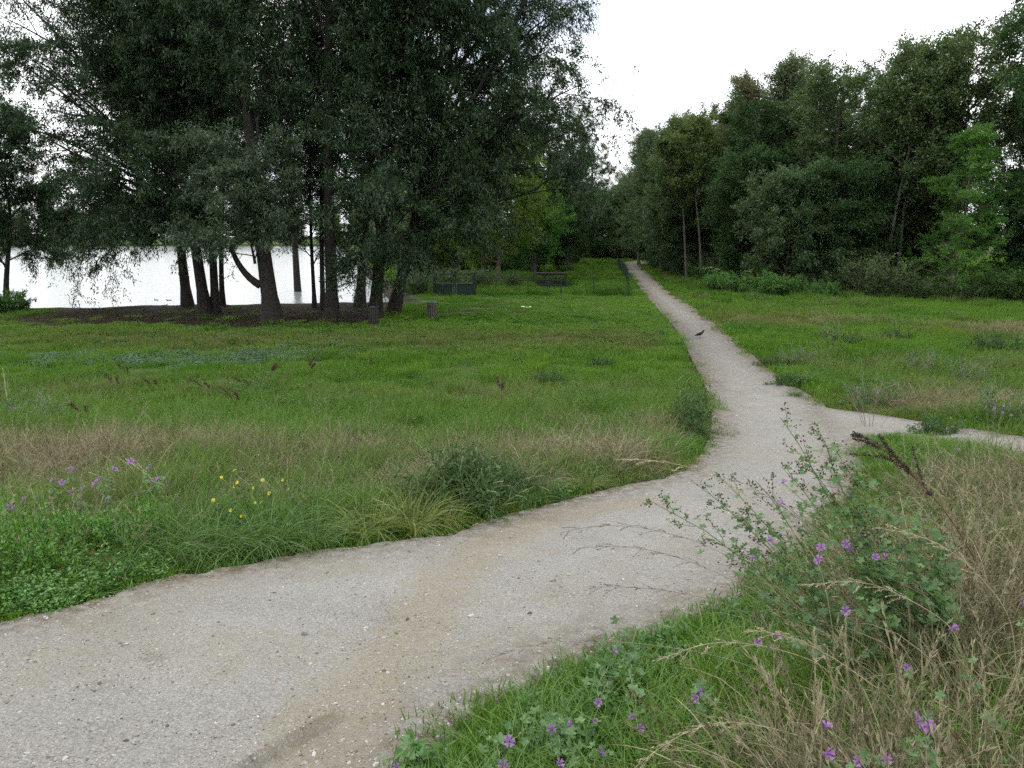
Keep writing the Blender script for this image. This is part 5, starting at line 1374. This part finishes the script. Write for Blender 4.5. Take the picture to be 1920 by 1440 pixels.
for key, px, py, s, lb in (('mug', 935, 938, .7, 'smaller mugwort right behind the dark bush'), ('low', 1480, 722, .9, 'dark weed clump on the verge opposite the bend'), ('mug', 1300, 822, .6, 'low dark herb at the foot of the tall grey-green mugwort'),
                      ('low', 1455, 690, 1.1, 'dark weed clump further along the verge'), ('low', 1590, 650, 1.5, 'dark weed clump in the middle of the right meadow'), ('low', 1865, 665, 1.9, 'dark green bramble clump in the right meadow'), ('thin', 1640, 760, .95, 'bushy thin herb by the side path'), ('thin', 1885, 800, 1.2, 'thin bushy herb above the side path at the picture edge'), ('low', 1760, 815, .8, 'leafy herb in front of the side path'), ('thin', 60, 800, 1.0, 'grey-green weed in the left meadow at the picture edge'),
                      ('thin', 1500, 690, .9, 'thin weed on the verge of the right meadow'), ('thin', 1560, 640, 1.1, 'thin weed among the grass of the right meadow'), ('low', 1680, 640, 1.5, 'flat weed clump far out in the right meadow'), ('thin', 1800, 720, 1.0, 'thin weed in the brown band of the right meadow'), ('low', 1030, 720, 1.0, 'flat dark weed on the lawn near the bend')):
    putb(key, G(px, py), (s * rng.uniform(.9, 1.2), s * rng.uniform(.9, 1.2), s * rng.uniform(.8, 1.1)), lb, HG, 'plant')
kn = MB(); rg = np.random.default_rng(5)
for px0, py0, nm, lb in ((1640, 735, 11, 'purple blooms of the knapweed by the side path'), (1870, 770, 9, 'purple blooms above the side path at the picture edge'), (1720, 815, 9, 'small purple blooms in front of the side path')):
    c = GH(px0, py0, .7); r = empty('knapweed_plant', ground(c[0], c[1]), label=lb, cat='plant', group='knapweeds by the side path'); b_ = np.array(r.location)
    for k in range(nm):
        e = np.array([rg.normal(0, .38), rg.normal(0, .3), rg.uniform(.45, .85)])
        m_ = MB(); tubes(m_, bez(np.array([e[0] * .3, e[1] * .3, 0]), e * [.6, .6, .6], e, 5), np.full(5, .003), 4); m_.build('stem', M['stem_grey'], r)
        add_flower(r, e, .020, rg)

# grass tussocks on the verge
TG = 'grass tussocks on the verge'
rg = np.random.default_rng(12)
def tussock_mat(nm, c0, c1): return leaf_mat(nm, c0, c1, .3, .025)
M['tus'] = tussock_mat('tussock_blade', (.035, .085, .014), (.105, .175, .04)); M['tus_y'] = tussock_mat('yellow_tussock_blade', (.085, .125, .022), (.22, .25, .075))
TB = []
for px, py, s, y_, lb in ((300, 1062, .8, 0, 'dark green grass tussock nearest the low ground cover'), (400, 1052, .8, 0, 'big arching grass tussock below the yellow flowers'), (500, 1040, .85, 0, 'arching grass tussock at the gravel edge, second from the ground cover'), (585, 1030, .75, 0, 'arching grass tussock third along the gravel edge'), (350, 1010, .95, 0, 'tall grass tussock behind the first row on the verge'),
                          (690, 1008, .75, 1, 'yellowish grass tussock at the gravel edge'), (770, 1000, .85, 1, 'largest yellowish grass tussock drooping onto the gravel'), (830, 990, .6, 1, 'small yellowish tussock at the foot of the mugwort'), (1000, 945, .6, 0, 'low tussock past the mugwort'), (1100, 920, .55, 1, 'low yellow-green tussock towards the fork'), (1490, 745, .6, 0, 'tussock on the inner corner of the fork')):
    m_ = tuft(rg, 240, .60, .13, .0068, 1.7, 6, lean=.6, hvar=.55)
    o = m_.build('grass_tussock', M['tus_y' if y_ else 'tus'], label=lb, cat='grass', group=TG); o.location = G(px, py); o.scale = (s,) * 3

# bleached dead stalks
for i, (a_, b2, lb) in enumerate((((345, 955), (235, 860), 'thick bleached dead stalk leaning in the straw'), ((300, 950), (165, 885), 'thin bleached dead stalk beside the thick one'), ((20, 800), (5, 690), 'pale dry stalk standing at the left picture edge'))):
    g = G(*a_); e = at(b2[0], b2[1], g[1] + .3) - g; m_ = MB(); tubes(m_, bez(np.zeros(3), e * .5 + [0, 0, .05], e, 7), np.linspace(.007, .003, 7), 6)
    for k in range(4): tubes(m_, bez(e * (.4 + .13 * k), e * (.5 + .13 * k) + [.05, 0, .05], e * (.6 + .1 * k) + [rng.uniform(-.1, .15), 0, .12], 5), np.linspace(.003, .0015, 5), 4)
    o = m_.build('dead_stalk', M['stem_straw'], label=lb, cat='stalk', group='bleached stalks'); o.location = g
